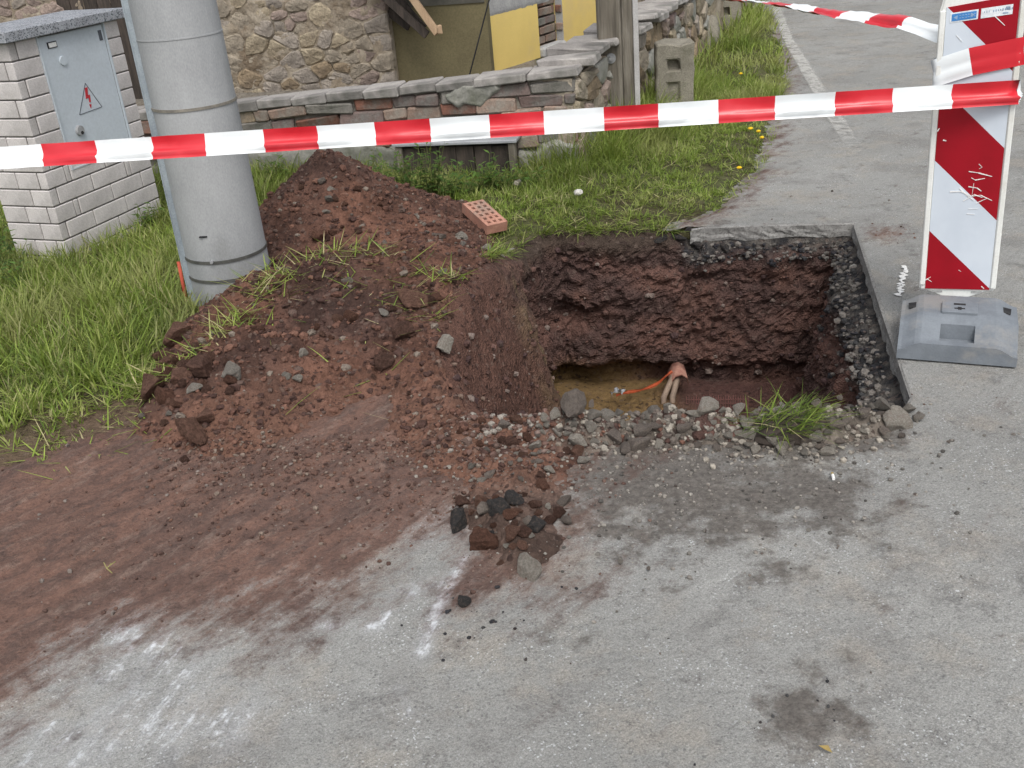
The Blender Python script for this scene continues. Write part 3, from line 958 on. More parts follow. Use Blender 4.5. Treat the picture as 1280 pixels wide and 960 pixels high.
for nm, key, px, py, r, lb, ct in NAMED:
    if not lb: continue
    P = heap_hit(px, py)
    if 'pointed' in lb: P = G(718, 548); P[2] = S(P[0], P[1]) + 0.01
    sc = (r, r, r)
    if 'pointed' in lb: sc = (r * 0.95, r * 0.7, r * 1.0)
    if 'slab' in lb: sc = (r * 1.4, r * 0.8, r * 0.5)
    if 'broad' in lb: sc = (r * 1.1, r, r * 0.7)
    if 'long' in lb: sc = (r * 0.65, r * 1.2, r * 0.8)
    if 'cracked' in lb: sc = (r * 1.1, r * 0.8, r * 0.65)
    ro = place_rock(nm, key, P[0], P[1], r, lb, ct, None, 0.2, P[2], None, None, sc)
    if r > 0.04: ro.data = chunk_mesh('lump', int(px + py), m_grey[2] if 'pointed' in lb else ro.data.materials[0])


for px, py, r in ((1134, 516, .034), (1146, 526, .026), (1105, 545, .03), (1090, 528, .028)):
    P = G(px, py)
    place_rock('stone', 'grey', P[0], P[1], r, 'pale stone heaped at the end of the sawn road edge', 'stone', 'pale stones at the pit corner', 0.1, 0.0)
for px, py, r in ((822, 303, .05), (848, 298, .045), (872, 308, .05), (905, 311, .055), (938, 313, .045), (800, 300, .03), (860, 288, .03), (965, 312, .03)):
    P = at_y(px, py, 4.74)
    place_rock('asphalt_lump', 'tar', P[0], P[1], r, 'black broken asphalt lump sticking out under the pit back edge', 'asphalt lump', 'black asphalt lumps in the pit edge', 0.5, P[2], None, None, (r, r * .6, r * .55))


def scatter(n, path, width, key, rr, name, label, cat, group, sink=0.3, zl=0.0):
    P = resample(path, 0.01)
    k = 0; done = []
    tries = 0
    while k < n and tries < n * 40:
        tries += 1
        c = P[rng.integers(len(P))]
        x, y = c[0] + rng.normal() * width, c[1] + rng.normal() * width
        r = rr[0] + (rr[1] - rr[0]) * rng.random() ** 2.2
        if sdq(x, y, 'PIT') > 0.03: continue
        if any((x - a) ** 2 + (y - b) ** 2 < (0.55 * (r + q)) ** 2 for a, b, q in done): continue
        done.append((x, y, r)); k += 1
        kk = key if isinstance(key, str) else key[rng.integers(len(key))]
        place_rock(name, kk, x, y, r, label, cat, group, sink)


scatter(110, RIDGE[2:] + np.array([0, 0.045]), 0.05, 'grey', (.016, .050), 'stone', 'grey angular stone in the rubble bank along the pit rim', 'stone', 'grey stones banked along the pit rim', 0.15)
scatter(45, np.vstack([RIDGE[:3], G2([(640, 600)])]), 0.085, ('grey', 'grey', 'clod'), (.012, .032), 'stone', 'loose stone or clod in the reddish rubble before the pit corner', 'stone', 'stones in the reddish rubble', 0.2)
scatter(40, np.array([(-1.0, 3.5), (-0.7, 3.6), (-0.4, 3.7), (-0.3, 4.0)]), 0.20, ('clod', 'clod', 'clod', 'clod', 'grey'), (.012, .04), 'clod', 'small clod or stone lying on the heap flank', 'soil clod', 'small clods on the heap', 0.35)
scatter(26, np.array([(-0.45, 4.85), (-0.2, 4.65), (-0.1, 4.5)]), 0.10, 'grey', (.012, .032), 'stone', 'greyish stone rolled to the heap toe near the grass', 'stone', 'stones at the heap toe', 0.2)
scatter(34, np.array([(-1.27, 3.55), (-1.15, 3.3), (-1.05, 3.08)]), 0.075, ('clod', 'clod', 'clod', 'clod', 'grey'), (.02, .075), 'clod', 'red brown clod piled at the grassy foot of the heap', 'soil clod', 'clods at the grassy foot of the heap', 0.2)
scatter(20, np.array([(-0.85, 4.7), (-0.75, 4.55), (-0.6, 4.6)]), 0.14, ('clod', 'clod', 'grey'), (.014, .034), 'clod', 'small lump on the steep cone of the heap', 'soil clod', 'lumps on the heap cone', 0.35)
scatter(34, G2([(598, 650), (625, 690), (655, 700), (680, 655), (640, 630)]), 0.04, ('tar', 'clod', 'clod', 'clod', 'grey'), (.012, .045), 'asphalt_lump', 'broken asphalt or soil fragment in the tip of the spoil', 'asphalt lump', 'fragments at the tip of the spoil', 0.2)


def rocks_stuff(name, X, Y, Z, Rr, cols, parent=None, label=None, sub=1):
    base = []
    for i in range(10):
        me = rock_mesh('tmp', 900 + i, m_earth, sub, 5, (0.5, 0.85), (1, 0.85, 0.7), 0.08)
        v = np.array([w.co[:] for w in me.vertices]); f = np.array([p.vertices[:] for p in me.polygons])
        base.append((v, f)); bpy.data.meshes.remove(me)
    V, F, C = [], [], []; off = 0
    for x, y, z, r, c in zip(X, Y, Z, Rr, cols):
        v, f = base[rng.integers(10)]
        a = rng.random() * 6.28; ca, sa = math.cos(a), math.sin(a)
        w = v * r
        w = np.stack([w[:, 0] * ca - w[:, 1] * sa + x, w[:, 0] * sa + w[:, 1] * ca + y, w[:, 2] * rng.uniform(0.7, 1.2) + z], 1)
        V.append(w); F.append(f + off); off += len(v)
        C.append(np.repeat(np.array(c)[None], len(v), 0))
    o = obj(name, fast(name, np.vstack(V), np.vstack(F), m_earth, False, np.vstack(C)), parent)
    return tag(o, label, None, None, 'stuff')


# crumbs all over the heap
n = 13000
cx_, cy_ = rng.uniform(-1.5, 0.6, n), rng.uniform(2.6, 5.6, n)
h = heap_z(cx_, cy_); k = (h > np.where(sd_poly(cx_, cy_, VPOLY) > 0, 0.05, 0.012)) & (sd_poly(cx_, cy_, PIT) < 0.0)
cx_, cy_, h = cx_[k], cy_[k], h[k]
rr = 0.004 + 0.014 * rng.random(len(cx_)) ** 3.2
pal = np.array([(0.07, 0.04, 0.033), (0.12, 0.063, 0.047), (0.165, 0.088, 0.064), (0.11, 0.075, 0.062), (0.2, 0.165, 0.135)])
kk = rng.random(len(cx_)) < 0.085
rr = np.where(kk, rng.uniform(0.013, 0.027, len(cx_)), rr)
rocks_stuff('crumbs', cx_, cy_, h + rr * 0.15, rr, pal[rng.choice(5, len(cx_), p=[.35, .33, .17, .1, .05])], heap)

# gravel on the road: thick before the pit, thin elsewhere
gxs, gys, gr, gc = [], [], [], []
_hp = G2([(230, 560), (330, 570), (430, 560), (520, 555), (580, 560)])
_hp = resample(_hp, 0.02)
for _ in range(3600):
    c = _hp[rng.integers(len(_hp))]
    x, y = c[0] + rng.normal() * 0.10, c[1] + 0.08 - abs(rng.normal()) * 0.24
    if sdq(x, y, 'SOILP') < 0.02: continue
    gxs.append(x); gys.append(y); gr.append(0.0016 + 0.010 * rng.random() ** 5)
    gc.append([(0.11, 0.064, 0.05), (0.15, 0.085, 0.063), (0.085, 0.052, 0.042), (0.2, 0.155, 0.125)][rng.integers(4)])
_rp = resample(RIDGE, 0.01)
for _ in range(2200):          # fine rubble of the bank
    c = _rp[rng.integers(len(_rp))]
    x, y = c[0] + rng.normal() * 0.05, c[1] + 0.03 + rng.normal() * 0.065
    if sdq(x, y, 'PIT') > 0.02: continue
    gxs.append(x); gys.append(y); gr.append(0.0025 + 0.015 * rng.random() ** 3)
    q = [(0.19, 0.17, 0.145), (0.27, 0.245, 0.21), (0.13, 0.11, 0.095), (0.32, 0.29, 0.245)] if x > 0.12 else [(0.16, 0.1, 0.082), (0.12, 0.075, 0.062), (0.26, 0.235, 0.205), (0.19, 0.14, 0.12)]
    gc.append(q[rng.integers(4)])
for (px, py, sp, cnt, pl) in [(800, 585, .22, 700, 'g'), (950, 590, .2, 420, 'g'), (700, 600, .16, 420, 'm'), (620, 590, .13, 380, 'm'), (640, 700, .12, 220, 'm'), (860, 650, .25, 350, 'g'), (1080, 570, .15, 200, 'g'), (620, 770, .10, 90, 't'), (700, 800, .5, 40, 't'), (1000, 800, .5, 120, 'g'), (1000, 900, .12, 40, 't'),
                              (300, 680, .5, 600, 's'), (450, 600, .35, 550, 's'), (120, 720, .5, 420, 's'), (150, 850, .3, 160, 's'), (1120, 290, .12, 110, 's'), (1000, 260, .35, 80, 'g'), (1180, 600, .4, 110, 'g'), (350, 780, .25, 120, 's'), (1130, 500, .06, 60, 'm'), (560, 640, .2, 350, 's')]:
    c = G(px, py)
    for _ in range(cnt):
        x, y = c[0] + rng.normal() * sp, c[1] + rng.normal() * sp * 0.7
        if pl == 's' and sdq(x, y, 'SOILP') < -0.03 and py > 400: continue
        if sdq(x, y, 'PIT') > -0.01 or y < 0.9 or (sdq(x, y, 'VPOLY') > 0 and pl != 's'): continue
        gxs.append(x); gys.append(y); gr.append((0.0014 + 0.0085 * rng.random() ** 5) * (0.6 if py > 690 and py != 770 else 1))
        q = {'g': [(0.15, 0.14, 0.125), (0.2, 0.185, 0.165), (0.085, 0.08, 0.073), (0.29, 0.27, 0.24)], 'm': [(0.17, 0.12, 0.1), (0.13, 0.085, 0.068), (0.26, 0.24, 0.21), (0.1, 0.06, 0.05)],
             't': [(0.03, 0.03, 0.033), (0.06, 0.06, 0.06), (0.2, 0.19, 0.18), (0.04, 0.04, 0.045)], 's': [(0.12, 0.07, 0.055), (0.09, 0.055, 0.045), (0.2, 0.17, 0.15), (0.15, 0.09, 0.07)]}[pl]
        gc.append(q[rng.integers(4)])
gxs, gys, gr = np.array(gxs), np.array(gys), np.array(gr)
gz = np.maximum(road_z(gxs, gys), heap_z(gxs, gys))
gz = np.where(sd_poly(gxs, gys, VPOLY) > 0, np.maximum(gz, ground_z(gxs, gys)), gz)
rocks_stuff('gravel', gxs, gys, gz + gr * 0.25, gr, gc, None, 'loose grit and small gravel strewn over the road before the pit')

# stones showing in the pit walls
bx, by, bz, br, bc = [], [], [], [], []
for _ in range(900):
    j = int(rng.integers(3, MW - 4)); i = int(rng.integers(N))
    if wright[i] + wback[i] + wleft[i] < 0.5: continue
    P = PITV[j, i]
    bx.append(P[0]); by.append(P[1]); bz.append(P[2]); br.append(0.006 + 0.022 * rng.random() ** 3)
    hr = hasroad[i] > 0.5 and P[2] > -0.2
    q = [(0.14, 0.135, 0.125), (0.045, 0.045, 0.048), (0.24, 0.23, 0.21), (0.07, 0.068, 0.066)] if hr else [(0.09, 0.052, 0.045), (0.13, 0.075, 0.062), (0.065, 0.04, 0.038), (0.19, 0.15, 0.13)]
    bc.append(q[rng.integers(4)])
for _ in range(1500):          # crumbs on the sloping side under the heap
    j = int(rng.integers(1, MW - 4)); i = int(rng.integers(N))
    if wleft[i] < 0.5: continue
    P = PITV[j, i]
    bx.append(P[0] + 0.004); by.append(P[1]); bz.append(P[2] + 0.003); br.append(0.003 + 0.013 * rng.random() ** 3)
    bc.append([(0.09, 0.05, 0.04), (0.14, 0.075, 0.057), (0.07, 0.042, 0.035), (0.17, 0.12, 0.095)][rng.integers(4)])
# loose road-base gravel layer under the sawn edge
for _ in range(2400):
    j = int(rng.integers(3, 9 if rng.random() < .85 else 26)); i = int(rng.integers(N))
    if hasroad[i] < 0.5 or (wright[i] + wback[i]) < 0.5 or (j > 9 and wright[i] < 0.6): continue
    P = PITV[j, i]
    bx.append(P[0] + nin[i, 0] * 0.004); by.append(P[1] + nin[i, 1] * 0.004); bz.append(P[2]); br.append(0.006 + 0.016 * rng.random() ** 2)
    bc.append([(0.11, 0.102, 0.092), (0.03, 0.03, 0.034), (0.17, 0.155, 0.14), (0.045, 0.045, 0.046)][rng.integers(4)])
rocks_stuff('embedded_stones', bx, by, bz, br, bc, pit)

# ------------------------------------------------------------------ things in the pit
fl = at_y(838, 492, 4.55)
root = thing('cable_duct', 'two upright brown duct pipes with a bent terracotta cap in the pit', 'duct', (fl[0], fl[1], ZF))
ptop = at_y(846, 464, 4.6) - np.array(root.location)
pb = at_y(834, 497, 4.45) - np.array(root.location)
for dx in (-0.018, 0.026):
    obj('pipe', MB().tube([(pb[0] + dx, pb[1], pb[2] - 0.1), (pb[0] + dx, pb[1], pb[2]), (ptop[0] + dx * 0.5, ptop[1], ptop[2])], 0.0145, 10).mesh('pipe', m_pipe, True), root)
mb = MB()
arc = [(ptop[0] - 0.045, ptop[1] - 0.02, ptop[2] - 0.03), (ptop[0] - 0.02, ptop[1] - 0.02, ptop[2] + 0.012), (ptop[0] + 0.012, ptop[1] - 0.02, ptop[2] + 0.02), (ptop[0] + 0.04, ptop[1] - 0.02, ptop[2] + 0.0), (ptop[0] + 0.045, ptop[1] - 0.02, ptop[2] - 0.04)]
vs = []; fs = []
for i, p in enumerate(arc):
    for dy, dz in ((-0.05, -0.012), (0.04, 0.01), (0.04, 0.022), (-0.05, 0.0)):
        vs.append((p[0], p[1] + dy, p[2] + dz))
    if i:
        for k in range(4): fs.append(((i - 1) * 4 + k, (i - 1) * 4 + (k + 1) % 4, i * 4 + (k + 1) % 4, i * 4 + k))
fs += [(0, 1, 2, 3), (19, 18, 17, 16)]
mb.add(vs, fs)
obj('cap', mb.mesh('cap', M('dusty_terracotta', (0.40, 0.22, 0.165), (0.27, 0.12, 0.09), 25, bump=0.5), True), root)


def ribbon(name, pts, w, mat, up=(0, 0, 1), fold=0.25, twist=0.0):
    V = []; F = []
    for i, p in enumerate(pts):
        p = np.array(p); a = np.array(pts[max(i - 1, 0)]); b = np.array(pts[min(i + 1, len(pts) - 1)])
        t_ = (b - a) / np.linalg.norm(b - a); s_ = np.cross(t_, up); s_ /= np.linalg.norm(s_); q = np.cross(s_, t_)
        an = twist * i / max(1, len(pts) - 1) + fold * math.sin(i * 1.3)
        d = q * math.cos(an) + s_ * math.sin(an); e = np.cross(t_, d)
        for k, o_ in ((-.5, 0), (-.1, .12), (.2, -.06), (.5, .05)):
            V.append(p + d * w * k + e * w * o_)
        if i:
            for k in range(3): F.append((4 * i - 4 + k, 4 * i - 3 + k, 4 * i + 1 + k, 4 * i + k))
    return fast(name, V, F, mat, False)


pts = [at_y(px, py, Y) for px, py, Y in ((770, 494, 4.5), (785, 490, 4.52), (800, 488, 4.5), (812, 484, 4.5), (823, 479, 4.5), (832, 470, 4.5), (840, 464, 4.52))]
tag(obj('warning_strip', ribbon('warning_strip', resample(np.array(pts), 0.02), 0.017, m_orange, fold=0.45)), 'crumpled orange warning strip leading to the duct in the pit', 'warning strip')
pts = [at_y(px, py, Y) for px, py, Y in ((764, 492, 4.48), (772, 487, 4.5), (780, 490, 4.46))]
tag(obj('plastic_scrap', ribbon('plastic_scrap', resample(np.array(pts), 0.008), 0.03, m_sheet, fold=1.2)), 'crumpled pale plastic scrap at the end of the orange strip', 'scrap')
# reddish plastic mesh on the pit floor
mb = MB()
m0 = at_y(858, 503, 4.42); m1 = at_y(935, 502, 4.36)
for i in range(26):
    p = m0 + (m1 - m0) * i / 25
    mb.tube([(p[0], p[1], p[2] - 0.05), (p[0] + 0.004, p[1] + 0.015, p[2] + 0.025 + 0.006 * math.sin(i * 2))], 0.0022, 4)
for k in range(3):
    mb.tube([(m0[0], m0[1] + 0.004 * k, m0[2] - 0.03 + 0.02 * k), (m1[0], m1[1] + 0.004 * k, m1[2] - 0.03 + 0.02 * k)], 0.002, 4)
tag(obj('plastic_mesh', mb.mesh('plastic_mesh', M('pink_red_net', (0.22, 0.10, 0.088), (0.15, 0.075, 0.065), 20))), 'strip of pinkish red plastic netting standing on the pit floor', 'netting')

# ------------------------------------------------------------------ meter cabinet of white bricks
CA = math.atan2(0.92, 0.387)
cab = thing('meter_cabinet', 'white brick electricity cabinet with granite cap and pale blue door', 'cabinet', (-2.18, 5.02, 0), CA)
CW, CD, CP = 0.765, 0.34, 0.087
DZ0, DZ1, DU0, DU1 = 0.465, 1.11, 0.185, 0.652
obj('core', MB().box((CW / 2, CD / 2 + 0.0, 0.515), (CW - 0.012, CD - 0.012, 1.19)).mesh('core', m_mortar), cab)
BC = {}


def bevel_box(name, d, mat, bev, jit=0.0):
    key = (name, round(d[0], 3), round(d[1], 3), round(d[2], 3), mat.name)
    if jit or key not in BC:
        me = MB().box((0, 0, 0), d, 0, jit).mesh(name, mat, False, bev)
        if jit: return me
        BC[key] = me
    return BC[key]


def cab_brick(u0, u1, z0, face):
    L = u1 - u0 - 0.005
    if L < 0.012: return
    h = CP - 0.0065
    if face == 'front':
        me = bevel_box('brick', (L, 0.05, h), m_cbrick, 0.0035)
        obj('brick', me, cab, ((u0 + u1) / 2, 0.025 + random.uniform(-.0012, .0012), z0 + CP / 2))
    else:
        me = bevel_box('brick', (0.05, L, h), m_cbrick, 0.0035)
        obj('brick', me, cab, (0.025 + random.uniform(-.0012, .0012), (u0 + u1) / 2, z0 + CP / 2))


for k in range(14):
    z0 = 1.11 - CP * (k + 1)
    if z0 + CP > DZ0 + 0.05:
        f_ = 0.0 if k % 2 else 0.052
        cab_brick(f_, DU0, z0, 'front'); cab_brick(DU1, CW, z0, 'front')
        lay = [(0.052, 0.18), (0.18, 0.34)] if k % 2 else [(0.0, 0.26), (0.26, 0.34)]
    else:
        if k % 2: cuts = [0, 0.135, 0.17, 0.42, 0.66, CW]
        else: cuts = [0, 0.25, 0.50, CW] if k % 4 else [0, 0.05, 0.30, 0.56, 0.595, CW]
        if k % 2 == 0: cuts = [0.052] + [q for q in cuts if q > 0.08]
        for a, b in zip(cuts, cuts[1:]): cab_brick(a, b, z0, 'front')
        lay = [(0.052, 0.19), (0.19, 0.34)] if k % 2 else [(0.0, 0.125), (0.125, 0.34)]
    for a, b in lay: cab_brick(a, b, z0, 'side')
obj('cap_stone', MB().box((CW / 2 + 0.005, CD / 2, 1.1355), (CW + 0.075, CD + 0.065, 0.05)).mesh('cap_stone', m_granite, False, 0.004), cab)
door = obj('door', MB().box(((DU0 + DU1) / 2, 0.0185, (DZ0 + DZ1) / 2), (DU1 - DU0 - 0.014, 0.03, DZ1 - DZ0 - 0.016)).mesh('door', m_door, False, 0.003), cab)
fr = MB()
for c, d in ((((DU0 + 0.001), 0.02, (DZ0 + DZ1) / 2), (0.008, 0.05, DZ1 - DZ0)), ((DU1 - 0.001, 0.02, (DZ0 + DZ1) / 2), (0.008, 0.05, DZ1 - DZ0)), (((DU0 + DU1) / 2, 0.02, DZ0 + 0.0035), (DU1 - DU0 - 0.02, 0.045, 0.007))):
    fr.box(c, d)
obj('door_frame', fr.mesh('door_frame', m_door), cab)
CP0 = (-2.18, 5.02)


def cq(px, py): return onplane(px, py, CP0, CA)


u, z = cq(99.5, 163)
mb = MB(); mb.tube([(u, 0.004, z), (u, -0.010, z)], [0.026, 0.024], 20)
kn = obj('lock', mb.mesh('lock', m_steel, False), door)
mb = MB(); mb.tube([(u + 0.004, -0.0095, z - 0.012), (u + 0.004, -0.012, z - 0.012)], 0.009, 12)
obj('keyhole', mb.mesh('keyhole', m_dark), door)
u, z = cq(79, 76)
mb = MB(); mb.tube([(u, 0.004, z), (u, -0.004, z)], [0.024, 0.022], 20)
obj('blank_cover', mb.mesh('blank_cover', m_door), door)
u, z = cq(65.5, 56)
mb = MB(); mb.box((u, 0.002, z), (0.062, 0.005, 0.030)); obj('plate_rim', mb.mesh('plate_rim', m_dark, False, 0.001), door)
mb = MB(); mb.box((u, 0.0005, z), (0.05, 0.006, 0.021)); obj('number_plate', mb.mesh('number_plate', m_butt), door)
u, z = cq(125, 41)
mb = MB(); mb.box((u, 0.0025, z - 0.012), (0.022, 0.004, 0.05)); obj('type_label', mb.mesh('type_label', m_blackp), door)
# voltage warning: thin triangle outline and a red jagged bolt
T = [cq(107, 104), cq(100, 143.5), cq(128, 133.5)]
mb = MB()
for a, b in ((0, 1), (1, 2), (2, 0)):
    A, B = np.array(T[a]), np.array(T[b]); d = (B - A) / np.linalg.norm(B - A); n = np.array([-d[1], d[0]]) * 0.0014
    mb.prism([tuple(A - n), tuple(B - n), tuple(B + n), tuple(A + n)], 0.0015, 0.0035)
obj('warning_triangle', mb.mesh('warning_triangle', m_blackp), door)
bl = [cq(*q) for q in ((106.5, 110), (109.5, 109), (110.3, 119), (112.6, 118.2), (114, 127.5), (112.2, 128), (111.2, 122), (108, 123.5))]
mb = MB(); mb.prism(bl, 0.001, 0.0035)
mb.prism([cq(*q) for q in ((112, 130.5), (114.6, 130), (114.4, 135.5))], 0.001, 0.0035)
obj('lightning_bolt', mb.mesh('lightning_bolt', m_redp), door)

# ------------------------------------------------------------------ concrete pole
PX, PY = -1.195, 4.335
pole = thing('utility_pole', 'thick round concrete utility pole with steel straps and a cable conduit', 'pole', (PX, PY, 0))
prof = [(-0.3, 0.177), (0.0, 0.176), (0.4, 0.173), (0.8, 0.170), (1.2, 0.167), (3.0, 0.152), (7.5, 0.115)]
V = []; F = []; n = 48
for z, r in prof:
    for k in range(n):
        w = 2 * math.pi * k / n; V.append((r * math.cos(w), r * math.sin(w), z))
F = [(i * n + k, i * n + (k + 1) % n, (i + 1) * n + (k + 1) % n, (i + 1) * n + k) for i in range(len(prof) - 1) for k in range(n)]
obj('shaft', fast('shaft', V, F, m_pole, True), pole)


def prad(z): return np.interp(z, [p[0] for p in prof], [p[1] for p in prof])


def pz(px, py): return at_y(px, py, PY - 0.17)[2]


def strap(name, z, h, mat, tilt=0.0, thick=0.004):
    V = []; F = []; m = 48
    for k in range(m):
        w = 2 * math.pi * k / m; zz = z + tilt * math.cos(w)
        for dr, dz in ((-0.004, -h / 2), (thick, -h / 2), (thick, h / 2), (-0.004, h / 2)):
            r = prad(zz) + dr
            V.append((r * math.cos(w), r * math.sin(w), zz + dz))
    for k in range(m):
        q = (k + 1) % m
        for a in range(4): F.append((k * 4 + a, q * 4 + a, q * 4 + (a + 1) % 4, k * 4 + (a + 1) % 4))
    o = obj(name, fast(name, V, F, mat, False), pole)
    return o


strap('strap', pz(255, 136), 0.011, m_band)
s2 = strap('strap', pz(293, 326), 0.013, m_bandk)
strap('strap', pz(297, 350), 0.013, m_bandk)
strap('mould_seam', pz(236, 48), 0.005, m_pole, 0, 0.0022)
z = pz(284, 325)
mb = MB(); mb.tube([(-0.02, -prad(z) + 0.01, z), (-0.02, -prad(z) - 0.014, z)], 0.007, 10)
obj('strap_screw', mb.mesh('strap_screw', m_steel), pole)
z = pz(276, 294)
mb = MB(); mb.box((-0.035, -prad(z) + 0.006, z), (0.035, 0.018, 0.006)); obj('chip', mb.mesh('chip', m_dark, False, 0.002), pole)  # dark block painted in for the shade inside a small hole
# conduit up the side of the pole
wa = rad(196)
for nm, dr, w_, m_, da in (('conduit', 0.012, 0.026, m_conduit, 0), ('conduit_lid', 0.012, 0.012, m_conduit, 0.115)):
    mb = MB()
    for (z0, z1) in ((-0.1, 1.2), (1.2, 3.0), (3.0, 7.0)):
        vs = []
        for z in (z0, z1):
            r = prad(z); c = np.array([math.cos(wa + da), math.sin(wa + da)]); tt = np.array([-c[1], c[0]])
            for a, b in ((-w_ / 2, -0.008), (w_ / 2, -0.008), (w_ / 2, 0.024 if da == 0 else 0.018), (-w_ / 2, 0.024 if da == 0 else 0.018)):
                q = c * (r + b) + tt * a; vs.append((q[0], q[1], z))
        mb.add(vs, [(0, 1, 5, 4), (1, 2, 6, 5), (2, 3, 7, 6), (3, 0, 4, 7), (0, 3, 2, 1), (4, 5, 6, 7)])
    obj(nm, mb.mesh(nm, m_), pole)
c = np.array([math.cos(wa), math.sin(wa)])
mb = MB(); q = c * (prad(0.2) + 0.034)
mb.tube([(q[0] - 0.004, q[1], 0.02), (q[0], q[1] - 0.006, 0.12), (q[0] + 0.002, q[1], 0.23)], 0.008, 8)
obj('red_cable_sleeve', mb.mesh('red_cable_sleeve', M('faded_red_plastic', (0.5, 0.1, 0.06), (0.4, 0.08, 0.05), 12, bump=0.1), True), pole)


# ------------------------------------------------------------------ garden wall
def voronoi(w, h, n, seed, aniso=1.45, relax=1):
    r = np.random.default_rng(seed)
    P = r.random((n, 2)) * [w, h]

    def cells(P):
        out = []
        S_ = np.array([1.0, aniso])
        for i, p in enumerate(P):
            poly = [np.array(q) for q in ((0, 0), (w, 0), (w, h), (0, h))]
            d = ((P - p) * S_) ** 2
            for j in np.argsort(d.sum(1))[1:22]:
                a, b = p * S_, P[j] * S_
                m = (a + b) / 2; nn = b - a
                new = []
                for k in range(len(poly)):
                    A, B = poly[k], poly[(k + 1) % len(poly)]
                    da, db = (A * S_ - m) @ nn, (B * S_ - m) @ nn
                    if da <= 0: new.append(A)
                    if (da < 0) != (db < 0) and abs(da - db) > 1e-12: new.append(A + (B - A) * da / (da - db))
                poly = new
                if len(poly) < 3: break
            out.append(poly)
        return out
    for _ in range(relax):
        c = cells(P); P = np.array([np.mean(q, 0) if len(q) > 2 else p for q, p in zip(c, P)])
    return cells(P)


def stone_piece(poly, depth, gap, r):
    """irregular stone face: outline in x-z shrunk for the joint, bulging front at y=-depth"""
    P = np.array(poly); c = P.mean(0)
    # round corners: subdivide + smooth
    Q = []
    for i in range(len(P)):
        a, b = P[i], P[(i + 1) % len(P)]
        L = np.linalg.norm(b - a)
        m_ = 3 if L > 0.09 else (2 if L > 0.045 else 1)
        Q += [a] + [a + (b - a) * q / m_ + np.array([r.uniform(-.13, .13), r.uniform(-.13, .13)]) * L / m_ for q in range(1, m_)]
    Q = np.array(Q)
    Q = 0.72 * Q + 0.14 * np.roll(Q, 1, 0) + 0.14 * np.roll(Q, -1, 0)
    d = c - Q; ln = np.linalg.norm(d, axis=1)[:, None]
    Q = Q + d / np.maximum(ln, 1e-6) * np.minimum(gap, ln * 0.5)
    n = len(Q)
    tx, tz = r.uniform(-.12, .12), r.uniform(-.12, .12)
    vs = [(q[0] - c[0], 0.05, q[1] - c[1]) for q in Q]
    vs += [(q[0] - c[0], -depth * 0.45, q[1] - c[1]) for q in Q]
    vs += [((q[0] - c[0]) * 0.86, -depth * r.uniform(0.75, 1.1) + tx * (q[0] - c[0]) + tz * (q[1] - c[1]), (q[1] - c[1]) * 0.84) for q in Q]
    vs.append((0, -depth * r.uniform(0.8, 1.1), 0))
    fs = []
    for k in range(2):
        for i in range(n):
            j = (i + 1) % n
            fs.append((k * n + i, k * n + j, (k + 1) * n + j, (k + 1) * n + i))
    for i in range(n): fs.append((2 * n + i, 2 * n + (i + 1) % n, 3 * n))
    return MB().add(vs, fs), c


def add_stones(parent, w, h, n, seed, mats, depth=0.03, gap=0.008, u0=0.0, z0=0.0, y0=0.0, skip=None, rz=0.0, org=(0, 0), name='stone', pick=None, topf=None):
    r = random.Random(seed)
    for poly in voronoi(w, h, n, seed):
        if len(poly) < 3: continue
        c = np.mean(poly, 0)
        if skip and skip(c[0] + u0, c[1] + z0): continue
        mb, c = stone_piece(poly, depth * r.uniform(0.6, 1.4), gap, r)
        m = mats[pick(c[0] + u0, c[1] + z0, r)] if pick else r.choice(mats)
        me = mb.mesh(name, m, False)
        ux, uz = c[0] + u0, c[1] + z0
        obj(name, me, parent, (org[0] + ux * math.cos(rz) - y0 * math.sin(rz), org[1] + ux * math.sin(rz) + y0 * math.cos(rz), uz), (0, 0, rz))


WA = math.atan2(-0.43, 1.77)
W0 = (-1.41, 6.51)
wall = thing('garden_wall', 'low crumbling garden wall of old bricks and stones with concrete cap slabs', 'wall', (W0[0], W0[1], 0), WA)
UL, UR = -2.6, 1.985


def wtop(u): return 0.50 + 0.05 * max(u, -0.8)


mb = MB()
mb.prism([(UL, -0.3), (UR - 0.01, -0.3), (UR - 0.01, wtop(UR) - 0.058), (-0.8, wtop(-0.8) - 0.058), (UL, wtop(UL) - 0.058)], 0.03, 0.19)
obj('core', mb.mesh('core', M('wall_core_mortar', (0.27, 0.25, 0.215), (0.17, 0.155, 0.13), 6, bump=1, bscale=20, dist=0.02)), wall)
# cap slabs
u = UL
while u < UR:
    L = random.uniform(0.2, 0.24) if u < 1.3 else random.uniform(0.30, 0.36)
    if u + L > UR - 0.12: L = UR + 0.02 - u
    um = u + L / 2
    me = MB().box((0, 0, 0), (L - 0.004, 0.20 if u < 1.3 else 0.26, 0.052), 0, 0.007).mesh('cap_slab', m_cap, False, 0.007)
    obj('cap_slab', me, wall, (um, (0.085 if u < 1.3 else 0.115) + random.uniform(-.008, .008), wtop(um) - 0.0285), (random.uniform(-.02, .02), -math.atan(0.05) + random.uniform(-.012, .012), random.uniform(-.02, .02)))
    u += L
